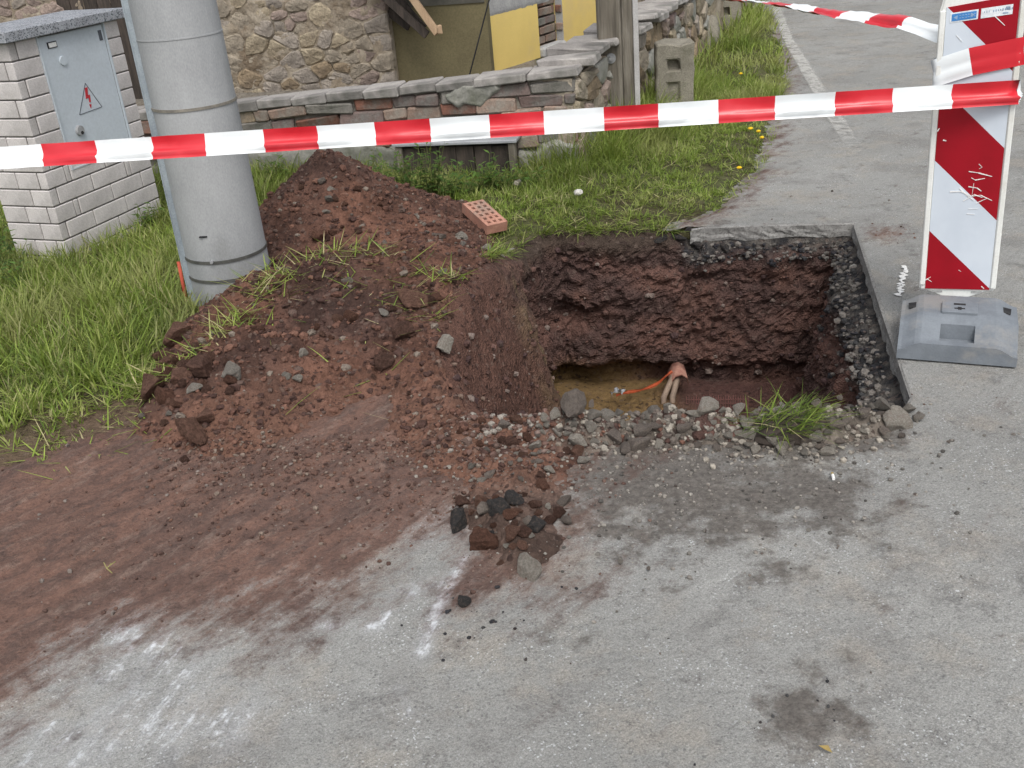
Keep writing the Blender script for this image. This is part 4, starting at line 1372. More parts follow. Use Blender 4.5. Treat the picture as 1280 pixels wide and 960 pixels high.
# broken brick courses
rw = random.Random(5)
PATCH = [onplane(px, py, W0, WA) for px, py in ((553, 116), (580, 104), (622, 98), (628, 112), (612, 126), (603, 138), (588, 135), (574, 134), (556, 130))]
zc = 0.062
for row in range(5):
    u = UL + rw.uniform(0, 0.1)
    while u < UR - 0.02:
        L = rw.choice([0.10, 0.15, 0.22, 0.25, 0.28, 0.3])
        if u + L > UR: L = UR - u
        um = u + L / 2
        h = 0.068 + rw.uniform(-.006, .01)
        z = wtop(um) - 0.058 - 0.075 * (row + 0.5)
        u += L
        if L < 0.05: continue
        if row >= 3 and um < 0.88 and rw.random() < 0.75: continue
        if row == 0 and rw.random() < 0.05: continue
        m = m_brick[rw.choices(range(5), [3, 3, 3, 5, 2])[0]]
        me = MB().box((0, 0, 0), (L - 0.007, 0.10, h + 0.003), 0, 0.011).mesh('brick', m, False, 0.009)
        obj('brick', me, wall, (um, 0.055 + rw.uniform(-.022, .014), z), (rw.uniform(-.02, .02), -0.05 + rw.uniform(-.05, .05), rw.uniform(-.04, .04)))
# cement smear stuck on the face and flaking render at the foot


def slab_relief(name, poly, y_front, y_back, mat, n=34, seed=0, bulge=0.02, parent=None):
    """ragged plaster sheet: dense triangulated front with relief"""
    P = np.array(poly); lo, hi = P.min(0), P.max(0)
    st = max(hi - lo) / n
    xs = np.arange(lo[0], hi[0] + st, st); zs = np.arange(lo[1], hi[1] + st, st)
    X, Z = np.meshgrid(xs, zs, indexing='ij')
    jag = 0.02 * fbm(X * 22, Z * 22, 0, 3, 200 + seed)
    sdv = sd_poly(X, Z, P) + jag
    cx = (sdv[:-1, :-1] + sdv[1:, 1:]) / 2
    K = cx > 0
    idx = np.arange(X.size).reshape(X.shape)
    Q = np.stack([idx[:-1, :-1], idx[1:, :-1], idx[1:, 1:], idx[:-1, 1:]], -1)[K]
    Yv = y_front + (y_back - y_front) * sstep(0.022, -0.004, sdv) - bulge * fbm(X * 9, Z * 9, 0, 5, 210 + seed, 0.65) * sstep(0, 0.03, sdv)
    used = np.unique(Q); mp = np.zeros(X.size, int); mp[used] = np.arange(len(used))
    V = np.stack([X.ravel(), Yv.ravel(), Z.ravel()], 1)[used]
    return obj(name, fast(name, V, mp[Q], mat, True), parent)


slab_relief('cement_patch', PATCH, -0.018, 0.02, m_render, 40, 1, 0.02, wall)
slab_relief('render_coat', [(-0.75, -0.25), (0.90, -0.25), (0.90, 0.19), (0.7, 0.235), (0.5, 0.215), (0.3, 0.235), (0.12, 0.19), (-0.1, 0.22), (-0.4, 0.2), (-0.75, 0.24)], -0.022, 0.03, m_render, 90, 2, 0.018, wall)
slab_relief('render_coat', [(1.5, -0.25), (1.99, -0.25), (1.99, 0.16), (1.85, 0.2), (1.7, 0.13), (1.5, 0.16)], -0.018, 0.03, m_render, 50, 3, 0.02, wall)
# return run along the road
RA = math.atan2(2.4, 0.98) - WA
cx0 = (UR + 0.01, 0.0)
mb = MB()
mb.prism([(0.0, -0.3), (9, -0.3), (9, 0.56), (0.0, 0.54)], 0.03, 0.27)
obj('return_core', mb.mesh('return_core', m_hmort), wall, (cx0[0], cx0[1], 0), (0, 0, RA))
u = 0.16
while u < 9:
    L = random.uniform(0.22, 0.36)
    lift = random.choice([0, 0, 0.01, 0.035]) if u < 5 else 0
    me = MB().box((0, 0, 0), (L - 0.01, 0.34, 0.045), 0, 0.01).mesh('cap_slab', m_cap, False, 0.007)
    um = u + L / 2
    q = (um, 0.14 + random.uniform(-.02, .02))
    obj('cap_slab', me, wall, (cx0[0] + q[0] * math.cos(RA) - q[1] * math.sin(RA), cx0[1] + q[0] * math.sin(RA) + q[1] * math.cos(RA), 0.585 + lift), (random.uniform(-.05, .05), random.uniform(-.05, .05), RA + random.uniform(-.08, .08)))
    u += L
add_stones(wall, 4.6, 0.52, 75, 33, m_stone + [m_render, m_brick[2]], 0.03, 0.009, 0.0, 0.02, 0.03, None, RA, cx0)

# dark board hatch set against the wall
hu0, hu1 = 0.905, 1.635
hatch = thing('cellar_hatch', 'dark wooden board hatch with grey sheet lid against the garden wall', 'hatch', (W0[0] + hu0 * math.cos(WA) + 0.14 * math.sin(WA), W0[1] + hu0 * math.sin(WA) - 0.14 * math.cos(WA), 0), WA)
hw = hu1 - hu0
for i in range(6):
    w_ = (hw - 0.07) / 6
    me = MB().box((0, 0, 0), (w_ - 0.004, 0.022, 0.42), 0, 0.002).mesh('board', m_woodd, False, 0.003)
    obj('board', me, hatch, (0.035 + w_ * (i + 0.5), 0.014 + random.uniform(-.003, .003), 0.0 - 0.01 * random.random()))
for u in (0.02, hw - 0.02):
    obj('post', MB().box((u, 0.0, -0.0), (0.042, 0.05, 0.44), 0, 0.002).mesh('post', m_wood, False, 0.004), hatch)
obj('side_panel', MB().box((hw / 2, 0.085, 0.0), (hw - 0.02, 0.11, 0.40)).mesh('side_panel', m_woodd), hatch)
obj('lid', MB().box((hw / 2, 0.058, 0.232), (hw + 0.03, 0.19, 0.02)).mesh('lid', m_sheet, False, 0.004), hatch)

# ------------------------------------------------------------------ the house behind
HA = WA
H0 = G(497, 112)[:2]                       # end of the rubble wall
house = thing('ruined_house', 'derelict house with rubble stone wall, yellow plastered facade and open dark doorway', 'house', (H0[0], H0[1], 0), HA)
SW = 4.8
sw = obj('stone_wall', MB().prism([(-SW, -0.3), (-0.012, -0.3), (-0.012, 3.2), (-SW, 3.2)], 0.0, 0.12).mesh('stone_wall', m_hmort), house)
slab_relief('mortar_face', [(-SW, -0.3), (-0.005, -0.3), (-0.005, 1.5), (-SW, 1.5)], -0.014, -0.002, m_hmort, 260, 12, 0.034, house)
du0, _ = onplane(74, 10, H0, HA); du1, _ = onplane(158, 8, H0, HA)
add_stones(sw, SW, 1.5, 290, 77, m_stone, 0.030, 0.004, -SW, -0.15, 0.004, lambda u, z: du0 - 0.05 < u < du1 + 0.05, pick=lambda u, z, r: (r.choices([3, 2, 0], [5, 2, 2])[0] if u > -0.28 or u < du0 else (r.choices([4, 2, 0, 1], [4, 3, 2, 1])[0] if z < 0.25 else r.choices([0, 1, 2, 3], [4, 3, 4, 1])[0])))
for i in range(5):
    w_ = (du1 - du0) / 5
    obj('door_board', MB().box((du0 + w_ * (i + 0.5), -0.012, 0.9), (w_ - 0.006, 0.03, 2.2)).mesh('door_board', m_woodd, False, 0.003), house)
# open bay: olive back wall, upper band, and an unseen slab added for shade
oe = G(617, 96)[:2]


def hloc(p):
    d = np.array(p[:2]) - H0
    return (d[0] * math.cos(HA) + d[1] * math.sin(HA), -d[0] * math.sin(HA) + d[1] * math.cos(HA))


ou, ov_ = hloc(oe)
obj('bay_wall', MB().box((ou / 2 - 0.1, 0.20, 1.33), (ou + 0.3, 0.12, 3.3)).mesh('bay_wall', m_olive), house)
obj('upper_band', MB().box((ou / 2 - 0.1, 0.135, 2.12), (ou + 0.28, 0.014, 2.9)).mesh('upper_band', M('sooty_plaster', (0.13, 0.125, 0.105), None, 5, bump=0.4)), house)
obj('shade_slab', MB().box((ou / 2 - 0.02, -0.2, 1.32), (ou - 0.14, 0.64, 0.07)).mesh('shade_slab', m_woodd), house)  # unseen slab added above the view to shade the bay wall
# yellow facade running back beside the road
e2 = G(748, 49)[:2]
e2u, e2v = hloc(e2)
FA = math.atan2(e2v - ov_, e2u - ou)
FL = math.hypot(e2u - ou, e2v - ov_)
fo = np.array([ou, ov_])
fw0 = H0 + np.array([ou * math.cos(HA) - ov_ * math.sin(HA), ou * math.sin(HA) + ov_ * math.cos(HA)])
wu0, _ = onplane(675, 60, fw0, HA + FA); wu1, _ = onplane(706, 60, fw0, HA + FA)
mb = MB(); TH = 0.10
for a, b in ((0, wu0), (wu1, FL)):
    mb.prism([(a, -0.3), (b, -0.3), (b, 2.9), (a, 2.9)], 0.0, TH)
fac = obj('facade', mb.mesh('facade', m_yellow), house, (ou, ov_, 0), (0, 0, FA))
obj('pier_end_shade', MB().box((-0.006, TH / 2 + 0.004, 1.3), (0.008, TH, 3.2)).mesh('pier_end_shade', m_olive), fac)  # olive plate puts the shade of the pier's yellow end into colour
obj('lintel', MB().box(((wu0 + wu1) / 2, TH / 2, 2.45), (wu1 - wu0 - 0.002, TH - 0.01, 0.9)).mesh('lintel', m_yellow), fac)
b1 = onplane(616, 21, fw0, HA + FA); b2 = onplane(690, 0, fw0, HA + FA)
slab_relief('bare_patch', [(0.0, b1[1]), (b2[0] * 0.6, b1[1] + (b2[1] - b1[1]) * 0.6), (b2[0], b2[1]), (wu0, b2[1] + 0.15), (wu0, 1.9), (0.0, 1.9)], -0.006, 0.004, m_greyplaster, 60, 7, 0.002, fac)
q1 = [onplane(px, py, fw0, HA + FA) for px, py in ((640, 100), (645, 88), (660, 82), (674, 72), (676, 100))]
slab_relief('damp_patch', q1, -0.005, 0.004, m_greyplaster, 30, 8, 0.002, fac)
q1 = [onplane(px, py, fw0, HA + FA) for px, py in ((707, 80), (712, 62), (728, 46), (744, 38), (746, 70))]
slab_relief('damp_patch', q1, -0.005, 0.004, m_greyplaster, 30, 9, 0.002, fac)
# brick-filled opening
rb = random.Random(8)
for k in range(13):
    z = -0.1 + 0.085 * k
    u = wu0 + (0.0 if k % 2 else -0.12)
    while u < wu1 - 0.02:
        a, b = max(u, wu0), min(u + 0.26, wu1)
        if b - a > 0.03:
            me = MB().box((0, 0, 0), (b - a - 0.012, 0.1, 0.07), 0, 0.004).mesh('brick', m_brick[rb.choices(range(5), [3, 3, 2, 2, 1])[0]], False, 0.006)
            obj('brick', me, fac, ((a + b) / 2, 0.13 + rb.uniform(-.012, .012), z))
        u += 0.27
    if rb.random() < 0.8:
        me = MB().box((0, 0, 0), (0.03, rb.uniform(0.05, 0.075), 0.07), 0, 0.004).mesh('brick', m_brick[rb.choices(range(5), [3, 3, 2, 2, 1])[0]], False, 0.006)
        obj('brick', me, fac, (wu1 - 0.009, 0.04 + rb.uniform(-.005, .01), z))
    me = MB().box((0, 0, 0), (0.05, rb.uniform(0.2, 0.3), 0.072), 0, 0.004).mesh('brick', m_brick[rb.choices(range(5), [4, 2, 3, 1, 1])[0]], False, 0.006)
    obj('brick', me, fac, (FL + 0.02, 0.2, z))
obj('opening_back', MB().box(((wu0 + wu1) / 2, 0.24, 1.0), (wu1 - wu0 + 0.2, 0.06, 2.6)).mesh('opening_back', m_mortar), fac)
obj('reveal_plaster', MB().box((wu1 - 0.004, 0.042, 0.9), (0.006, 0.078, 2.2)).mesh('reveal_plaster', m_greyplaster), fac)
obj('sill', MB().box(((wu0 + wu1) / 2, 0.02, 0.06), (wu1 - wu0 - 0.01, 0.12, 0.10)).mesh('sill', m_greyplaster, False, 0.02), fac)
obj('end_wall', MB().box((FL + 1.2, 0.3, 1.3), (2.3, 0.3, 3.2)).mesh('end_wall', m_hmort), fac)
# unseen roof added for its shadows, cut short so the facade stays lit
mb = MB()
mb.add([(-SW - 0.4, -0.2, 3.2), (ou, -0.2, 3.2), (ou, 4.5, 5.2), (-SW - 0.4, 4.5, 5.2), (-SW - 0.4, -0.2, 3.32), (ou, -0.2, 3.32), (ou, 4.5, 5.32), (-SW - 0.4, 4.5, 5.32)],
       [(0, 1, 2, 3), (7, 6, 5, 4), (0, 4, 5, 1), (1, 5, 6, 2), (2, 6, 7, 3), (3, 7, 4, 0)])
obj('roof', mb.mesh('roof', m_slate), house)


def hq(px, py, dy):
    """pixel -> local point of the house at depth dy behind the rubble wall face"""
    P0 = H0 + np.array([-math.sin(HA), math.cos(HA)]) * dy
    u, z = onplane(px, py, P0, HA)
    return Vector((u, dy, z))


def plank(name, a, b, w, th, mat, parent, label=None, cat=None):
    a, b = Vector(a), Vector(b); d = (b - a); L = d.length; d.normalize()
    s = d.cross(Vector((0, 1, 0))).normalized(); n = d.cross(s)
    mb = MB(); vs = []
    for e in (a, b):
        for i, j in ((-1, -1), (1, -1), (1, 1), (-1, 1)): vs.append(e + s * w / 2 * i + n * th / 2 * j)
    mb.add(vs, [(0, 1, 2, 3), (7, 6, 5, 4), (0, 4, 5, 1), (1, 5, 6, 2), (2, 6, 7, 3), (3, 7, 4, 0)])
    return mb.mesh(name, mat, False, 0.003)


Hm = Matrix.Translation((H0[0], H0[1], 0)) @ Matrix.Rotation(HA, 4, 'Z')


def hobj(name, me, label, cat, group=None):
    o = obj(name, me); o.matrix_world = Hm
    return tag(o, label, cat, group)


a, b = hq(547, 42, -0.25), hq(513, -6, -0.2)
b = a + (b - a) * 2.4
beam = hobj('beam', plank('beam', a, b, 0.055, 0.05, m_woodl, None), 'pale sawn beam hanging into the open bay of the house', 'beam')
for i, (p, q) in enumerate((((534, 44), (492, 6)), ((530, 36), (494, -4)), ((520, 28), (492, -12)), ((512, 34), (490, 18)))):
    a, b = hq(*p, -0.16 + 0.06 * i), hq(*q, -0.13 + 0.06 * i)
    b = a + (b - a) * 2.0
    hobj('board', plank('board', a, b, 0.07, 0.025, m_woodd, None), 'dark broken board slanting behind the pale beam in the open bay', 'board', 'dark broken boards in the open bay')
a, b = hq(586, 97, -0.05), hq(611, -4, -0.05)
b = a + (b - a) * 2
hobj('hanging_cable', MB().tube([a, a * 0.5 + b * 0.5 + Vector((0.01, 0, 0)), b], 0.007, 6).mesh('hanging_cable', m_dark), 'black cable hanging across the olive wall beside the yellow pier', 'cable')
o = obj('rag', MB().box((0, 0, 0), (0.035, 0.03, 0.06), 0.4, 0.012).mesh('rag', m_woodl, False, 0.006)); o.matrix_world = Hm @ Matrix.Translation(hq(549, 37, -0.28))
tag(o, 'small pale splintered block nailed to the beam end', 'wood block')

# ------------------------------------------------------------------ timber post
p0, p1 = G(753, 176), G(803, 172)
TA = math.atan2(p1[1] - p0[1], p1[0] - p0[0])
post = thing('timber_post', 'weathered square timber post with a steel bolt and a pale strip', 'post', (p0[0], p0[1], 0), TA)
TW = float(np.hypot(*(p1 - p0)[:2]))
w1 = TW * 0.56; w2 = TW * 0.285; w3 = TW * 0.13
obj('timber', MB().box((w1 / 2, 0.08, 0.9), (w1 - 0.004, 0.16, 2.6), 0, 0.004).mesh('timber', m_wood, False, 0.006), post)
obj('timber', MB().box((w1 + w2 / 2, 0.082, 0.9), (w2 - 0.002, 0.16, 2.6), 0, 0.004).mesh('timber', m_wood, False, 0.006), post)
obj('strip', MB().box((w1 + w2 + w3 / 2, 0.07, 0.9), (w3, 0.13, 2.6)).mesh('strip', M('pale_zinc_strip', (0.47, 0.46, 0.45), (0.38, 0.37, 0.36), 5, bump=0.2), False, 0.003), post)
bu, bz_ = onplane(763.5, 73, p0, TA)
mb = MB(); mb.tube([(bu, 0.006, bz_), (bu, -0.006, bz_)], 0.032, 18)
ws = obj('washer', mb.mesh('washer', m_steel), post)
mb = MB(); mb.tube([(bu, 0, bz_), (bu, -0.026, bz_)], 0.013, 6)
obj('bolt', mb.mesh('bolt', m_steel), post)


# ------------------------------------------------------------------ granite guard stones
def guard_stone(pl, pr, top, depth, label, holes, gz=0.0):
    a, b = G(*pl, gz), G(*pr, gz)
    w = float(np.hypot(*(b - a)[:2])); ang = math.atan2(b[1] - a[1], b[0] - a[0])
    _, h = onplane(*top, a, ang)
    us = [0, 0.3 * w, 0.62 * w, w]; zs = [-0.25, holes[0] * h, holes[1] * h, holes[2] * h, holes[3] * h, h]
    H = [[0] * 5 for _ in range(3)]
    H[1][1] = -0.02; H[1][3] = -0.06
    R = Matrix(((1, 0, 0, 0), (0, 0, -1, 0), (0, 1, 0, 0), (0, 0, 0, 1)))     # plan (u, z) with height toward -y
    o = thing('guard_stone', label, 'guard stone', (a[0], a[1], 0), ang)
    me = blocks_mesh('body', us, zs, H, -depth, m_boll, R, 0.012)
    # rough top
    bm = bmesh.new(); bm.from_mesh(me)
    for v in bm.verts:
        if v.co.z > h - 0.03: v.co.z += 0.012 * math.sin(v.co.x * 31 + v.co.y * 17)
        v.co.x += 0.005 * math.sin(v.co.z * 40 + v.co.y * 9)
    bm.to_mesh(me); bm.free()
    obj('body', me, o)
    return o


guard_stone((821, 152), (868, 149), (822, 57), 0.26, 'square mossy granite guard stone with two notches standing by the timber post', (0.25, 0.5, 0.66, 0.8))
guard_stone((889, 44), (926, 40), (889, 3), 0.3, 'farther square granite guard stone with one dark notch in tall grass', (0.02, 0.05, 0.55, 0.8))
p = G(889, 64)
o = thing('boulder', 'rounded pale boulder in grass between the two guard stones', 'boulder', (p[0], p[1], 0))
obj('stone', rock_mesh('stone', 5, m_boll, 3, 4, (0.75, 0.92), (0.13, 0.12, 0.34), 0.015), o, (0, 0.1, 0.0))

# ------------------------------------------------------------------ perforated brick leaning in the grass
bc0, bc1 = G(602, 297, 0.03), G(630, 292, 0.03)
ang = math.atan2(bc1[1] - bc0[1], bc1[0] - bc0[0])
us = [0]; vs = [0]
for i in range(3): us += [0.018 + i * 0.033, 0.018 + i * 0.033 + 0.017]
us.append(0.118)
for i in range(6): vs += [0.018 + i * 0.038, 0.018 + i * 0.038 + 0.021]
vs.append(0.245)
Hh = [[0.05] * (len(vs) - 1) for _ in range(len(us) - 1)]
for i in range(3):
    for j in range(6): Hh[1 + 2 * i][1 + 2 * j] = 0.005
me = blocks_mesh('perforated_brick', us, vs, Hh, 0.0, m_terra)
tag(obj('perforated_brick', me, None, (bc0[0] + 0.025, bc0[1] - 0.01, 0.045), (rad(15), rad(2), ang + rad(14))), 'orange perforated clay brick lying tilted in the grass', 'brick')

# ------------------------------------------------------------------ warning beacon
f0, f1 = G(1120, 450), G(1270, 462)
BA = math.atan2(f1[1] - f0[1], f1[0] - f0[0])
BW = float(np.hypot(*(f1 - f0)[:2]))
BD = 0.335
beacon = thing('warning_beacon', 'red and white striped road warning panel standing in a grey rubber foot', 'warning beacon', (f0[0], f0[1], 0), BA)
# foot: wedge with recesses, height field over its plan
us = sorted(set([0, 0.012, BW * .07, BW * .10, BW * .14, BW * .19, BW * .34, BW * .35, BW * .44, BW * .56, BW * .64, BW * .66, BW * .81, BW * .86, BW * .90, BW * .94, BW - 0.012, BW]))
vs = sorted(set([0, 0.012, .03, .05, .07, .085, .11, .13, .135, .16, .175, .19, .22, .235, .26, .29, BD - .012, BD]))


def foot_z(u, v):
    z = 0.070 + 0.065 * float(sstep(0.02, 0.13, v))
    ed = min(u, BW - u)
    z -= 0.03 * (1 - float(sstep(0.0, 0.07, ed)))
    z -= 0.02 * float(sstep(BD - 0.03, BD, v))
    return z


def foot_rec(u, v):
    f = u / BW
    if 0.35 < f < 0.65 and 0.03 < v < 0.085: return 0.035
    if 0.44 < f < 0.56 and 0.16 < v < 0.175: return 0.03
    return 0


mb = MB()
# cells with own corner heights, walls at recess borders
nu, nv = len(us) - 1, len(vs) - 1
rec = [[foot_rec((us[i] + us[i + 1]) / 2, (vs[j] + vs[j + 1]) / 2) for j in range(nv)] for i in range(nu)]
zz = lambda i, j, r: (foot_z(us[i], vs[j]) if not r else min(0.056, foot_z(us[i], vs[j]) - 0.012))
for i in range(nu):
    for j in range(nv):
        r = rec[i][j]
        mb.add([(us[i + a], vs[j + b], zz(i + a, j + b, r)) for a, b in ((0, 0), (1, 0), (1, 1), (0, 1))], [(0, 1, 2, 3)])
        for di, dj, e in ((1, 0, ((1, 0), (1, 1))), (0, 1, ((0, 1), (1, 1)))):
            if i + di < nu and j + dj < nv and bool(rec[i + di][j + dj]) != bool(r):
                A, B = e
                P = [(us[i + A[0]], vs[j + A[1]]), (us[i + B[0]], vs[j + B[1]])]
                mb.add([P[0] + (zz(i + A[0], j + A[1], 0),), P[1] + (zz(i + B[0], j + B[1], 0),), P[1] + (zz(i + B[0], j + B[1], 1),), P[0] + (zz(i + A[0], j + A[1], 1),)], [(0, 1, 2, 3)])
border = [(i, 0) for i in range(nu)] + [(nu, j) for j in range(nv)] + [(i, nv) for i in range(nu, 0, -1)] + [(0, j) for j in range(nv, 0, -1)]
for a, b in zip(border, border[1:] + border[:1]):
    mb.add([(us[a[0]], vs[a[1]], zz(*a, 0)), (us[b[0]], vs[b[1]], zz(*b, 0)), (us[b[0]], vs[b[1]], 0.008), (us[a[0]], vs[a[1]], 0.008)], [(0, 1, 2, 3)])
me = bpy.data.meshes.new('foot'); me.from_pydata(mb.v, [], mb.f); me.materials.append(m_rubber)
bm = bmesh.new(); bm.from_mesh(me); bmesh.ops.remove_doubles(bm, verts=bm.verts, dist=1e-5); bmesh.ops.recalc_face_normals(bm, faces=bm.faces)
bm.to_mesh(me); bm.free()
foot = obj('foot', me, beacon)
for u in (0.025, BW - 0.075):
    obj('rubber_pad', MB().box((u + 0.025, BD / 2, 0.005), (0.05, BD - 0.04, 0.01)).mesh('rubber_pad', m_dark), foot)
# raised socket plate with a cross-shaped slot
obj('socket_plate', MB().box((BW / 2, 0.168, 0.1375), (BW * 0.31, 0.09, 0.013)).mesh('socket_plate', m_rubber, False, 0.003), foot)
for uu in (0.11, 0.89):  # dark plates put the shade of two recesses into colour
    me = MB().add([(-0.024, -0.026, 0), (0.022, -0.02, 0), (0.026, 0.028, 0), (-0.02, 0.024, 0), (-0.024, -0.026, 0.004), (0.022, -0.02, 0.004), (0.026, 0.028, 0.004), (-0.02, 0.024, 0.004)],
                  [(0, 1, 2, 3), (7, 6, 5, 4), (0, 4, 5, 1), (1, 5, 6, 2), (2, 6, 7, 3), (3, 7, 4, 0)]).mesh('recess_shade', m_dark)
    obj('recess_shade', me, foot, (BW * (uu if uu > 0.5 else uu + 0.015) - (0.005 if uu > .5 else 0), 0.205, foot_z(BW * uu, 0.205) - 0.001), (0, rad(-14 if uu < 0.5 else 14), 0), (-1 if uu < 0.5 else 1, 1, 1))
mb = MB(); mb.box((BW / 2, 0.19, 0.1445), (0.038, 0.013, 0.002)); obj('slot', mb.mesh('slot', m_dark), foot)
mb = MB(); mb.box((BW / 2, 0.152, 0.1448), (0.012, 0.022, 0.002)); mb.box((BW / 2, 0.152, 0.1443), (0.034, 0.008, 0.002)); obj('keyway', mb.mesh('keyway', m_dark), foot)

# panel
bot = 0.145
pl_, pr_ = G(1150, 362, bot), G(1245, 366, bot)
PA = math.atan2(pr_[1] - pl_[1], pr_[0] - pl_[0])
PWD = float(np.hypot(*(pr_ - pl_)[:2]))
TILT = rad(-1.3)
Rm = Matrix.Translation((pl_[0], pl_[1], 0)) @ Matrix.Rotation(PA, 4, 'Z') @ Matrix.Rotation(TILT, 4, 'Y')
Bm = Matrix.Translation((f0[0], f0[1], 0)) @ Matrix.Rotation(BA, 4, 'Z')
PHT = 1.0
fwid = 0.018
TD = 0.045
PB = bot
ch = 0.045
body = [(0, PB), (PWD, PB), (PWD, PB + PHT), (PWD - 0.012, PB + PHT + 0.03), (ch + 0.02, PB + PHT + 0.03), (0.012, PB + PHT + 0.01), (0, PB + PHT - ch)]
panel = obj('panel', MB().prism(body, 0.0, TD).mesh('panel', m_white, False, 0.006, 2), beacon)
panel.matrix_local = Bm.inverted() @ Rm
# rims proud of the sheet
mb = MB()
mb.box((fwid / 2, -0.001, PB + PHT / 2 - 0.01), (fwid, 0.012, PHT - 0.06)); mb.box((PWD - fwid / 2, -0.001, PB + PHT / 2), (fwid, 0.012, PHT - 0.02))
obj('rim', mb.mesh('rim', m_white, False, 0.003), panel)
t = NT('reflective_stripe_sheet'); p_ = t.pos()
sx = t.n('ShaderNodeSeparateXYZ'); t.t.links.new(p_, sx.inputs[0])
ph = t.math('DIVIDE', t.math('SUBTRACT', t.math('ADD', sx.outputs[0], sx.outputs[2]), PB + 0.225 + fwid), 0.25)
par = t.math('MODULO', t.math('ADD', t.math('FLOOR', ph), 10.0), 2.0)
cw = t.mix(t.mr(t.noise(p_, 6, 6), 0.35, 0.7), (0.60, 0.655, 0.715), (0.54, 0.595, 0.66))
cr_ = t.mix(t.mr(t.noise(p_, 7, 6), 0.35, 0.7), (0.31, 0.005, 0.014), (0.26, 0.005, 0.012))
cc_ = t.mix(par, cw, cr_)
cc_ = t.mix(t.mr(t.noise(p_, 40, 7, 0.75), 0.68, 0.74, 0, 0.7), cc_, (0.5, 0.45, 0.43))
m_sheet2 = t.fin(cc_, 0.5, 0.2)
sheet = [(fwid + 0.002, PB + 0.006), (PWD - fwid - 0.002, PB + 0.006), (PWD - fwid - 0.002, PB + PHT - 0.005), (fwid + 0.002, PB + PHT - 0.03)]
obj('striped_sheet', MB().prism(sheet, -0.003, 0.004).mesh('striped_sheet', m_sheet2), panel)
# tapering foot of the panel
obj('tang', MB().prism([(0.012, PB + 0.004), (PWD / 2 - 0.035, PB - 0.03), (PWD / 2 - 0.03, PB - 0.055), (PWD / 2 + 0.03, PB - 0.055), (PWD / 2 + 0.035, PB - 0.03), (PWD - 0.012, PB + 0.004)], 0.004, 0.038).mesh('tang', m_white, False, 0.003), panel)
for s in (-1, 1):
    obj('tang_slot', MB().box((PWD / 2 + s * 0.065, 0.003, PB - 0.006), (0.035, 0.003, 0.006)).mesh('tang_slot', m_greyplaster), panel)
# carry handle dirt on top, stickers
PP = (pl_[0], pl_[1])


def pq(px, py): return onplane(px, py, PP, PA)


def sticker(name, quad, y, mat):
    return obj(name, MB().prism(quad, y, y + 0.0008).mesh(name, mat), panel)


zt = PB + PHT - 0.045
slope = 0.09
def stq(u0, u1, z0, z1): return [(u0, z0 + slope * u0), (u1, z0 + slope * u1), (u1, z1 + slope * u1), (u0, z1 + slope * u0)]


m_blue = M('blue_sticker', (0.06, 0.24, 0.56), (0.05, 0.2, 0.5), 12, rough=0.4, bump=0.05)
m_lab = M('white_sticker', (0.74, 0.78, 0.8), (0.7, 0.74, 0.77), 12, rough=0.4, bump=0.05)
us0, us1 = fwid + 0.014, PWD * 0.455
st = sticker('label_border', stq(us0, us1, zt - 0.036, zt - 0.006), -0.0042, m_lab)
sticker('blue_label', stq(us0 + 0.005, us1 - 0.005, zt - 0.032, zt - 0.010), -0.0052, m_blue)
sticker('white_label', stq(us1 + 0.008, PWD - fwid - 0.02, zt - 0.036, zt - 0.006), -0.0042, m_lab)
mb = MB()
for s, u in ((1, us0 + 0.010), (-1, us1 - 0.010)):      # arrow marks on the blue label
    mb.prism([(u, zt - 0.021 + slope * u), (u + s * 0.012, zt - 0.014 + slope * u), (u + s * 0.012, zt - 0.028 + slope * u)], -0.0060, -0.0053)
for k in range(2):
    for i in range(6):
        u = us0 + 0.03 + i * 0.0085
        mb.box((u, -0.0056, zt - 0.017 - 0.008 * k + slope * u), (0.0055, 0.0006, 0.0022))
obj('label_print', mb.mesh('label_print', M('pale_blue_print', (0.35, 0.5, 0.72), None, 10, bump=0.02)), panel)
mb = MB(); rl = random.Random(3)
for i in range(13):
    u = us1 + 0.018 + i * 0.0066
    if i in (3,): continue
    mb.box((u, -0.0046, zt - 0.018 + slope * u), (0.0034 if i > 3 else 0.002, 0.0006, rl.uniform(0.004, 0.008)))
u = PWD - fwid - 0.034
mb.box((u, -0.0046, zt - 0.016 + slope * u), (0.013, 0.0006, 0.010)); mb.box((u - 0.006, -0.0046, zt - 0.03 + slope * u), (0.016, 0.0006, 0.004))
obj('label_print', mb.mesh('label_print', M('grey_blue_print', (0.32, 0.42, 0.55), None, 10, bump=0.02)), panel)
# white paint scratches
mb = MB(); rs = random.Random(21)


def scratch(pts, w):
    for a, b in zip(pts, pts[1:]):
        A, B = np.array(pq(*a)), np.array(pq(*b)); d = B - A; L = np.linalg.norm(d)
        if L < 1e-5: continue
        d /= L; nn = np.array([-d[1], d[0]]) * w * rs.uniform(0.6, 1.2) / 2
        mb.prism([tuple(A - nn), tuple(B - nn * .5), tuple(B + nn * .5), tuple(A + nn)], -0.0046 - rs.uniform(0, 0.0004), -0.0026)


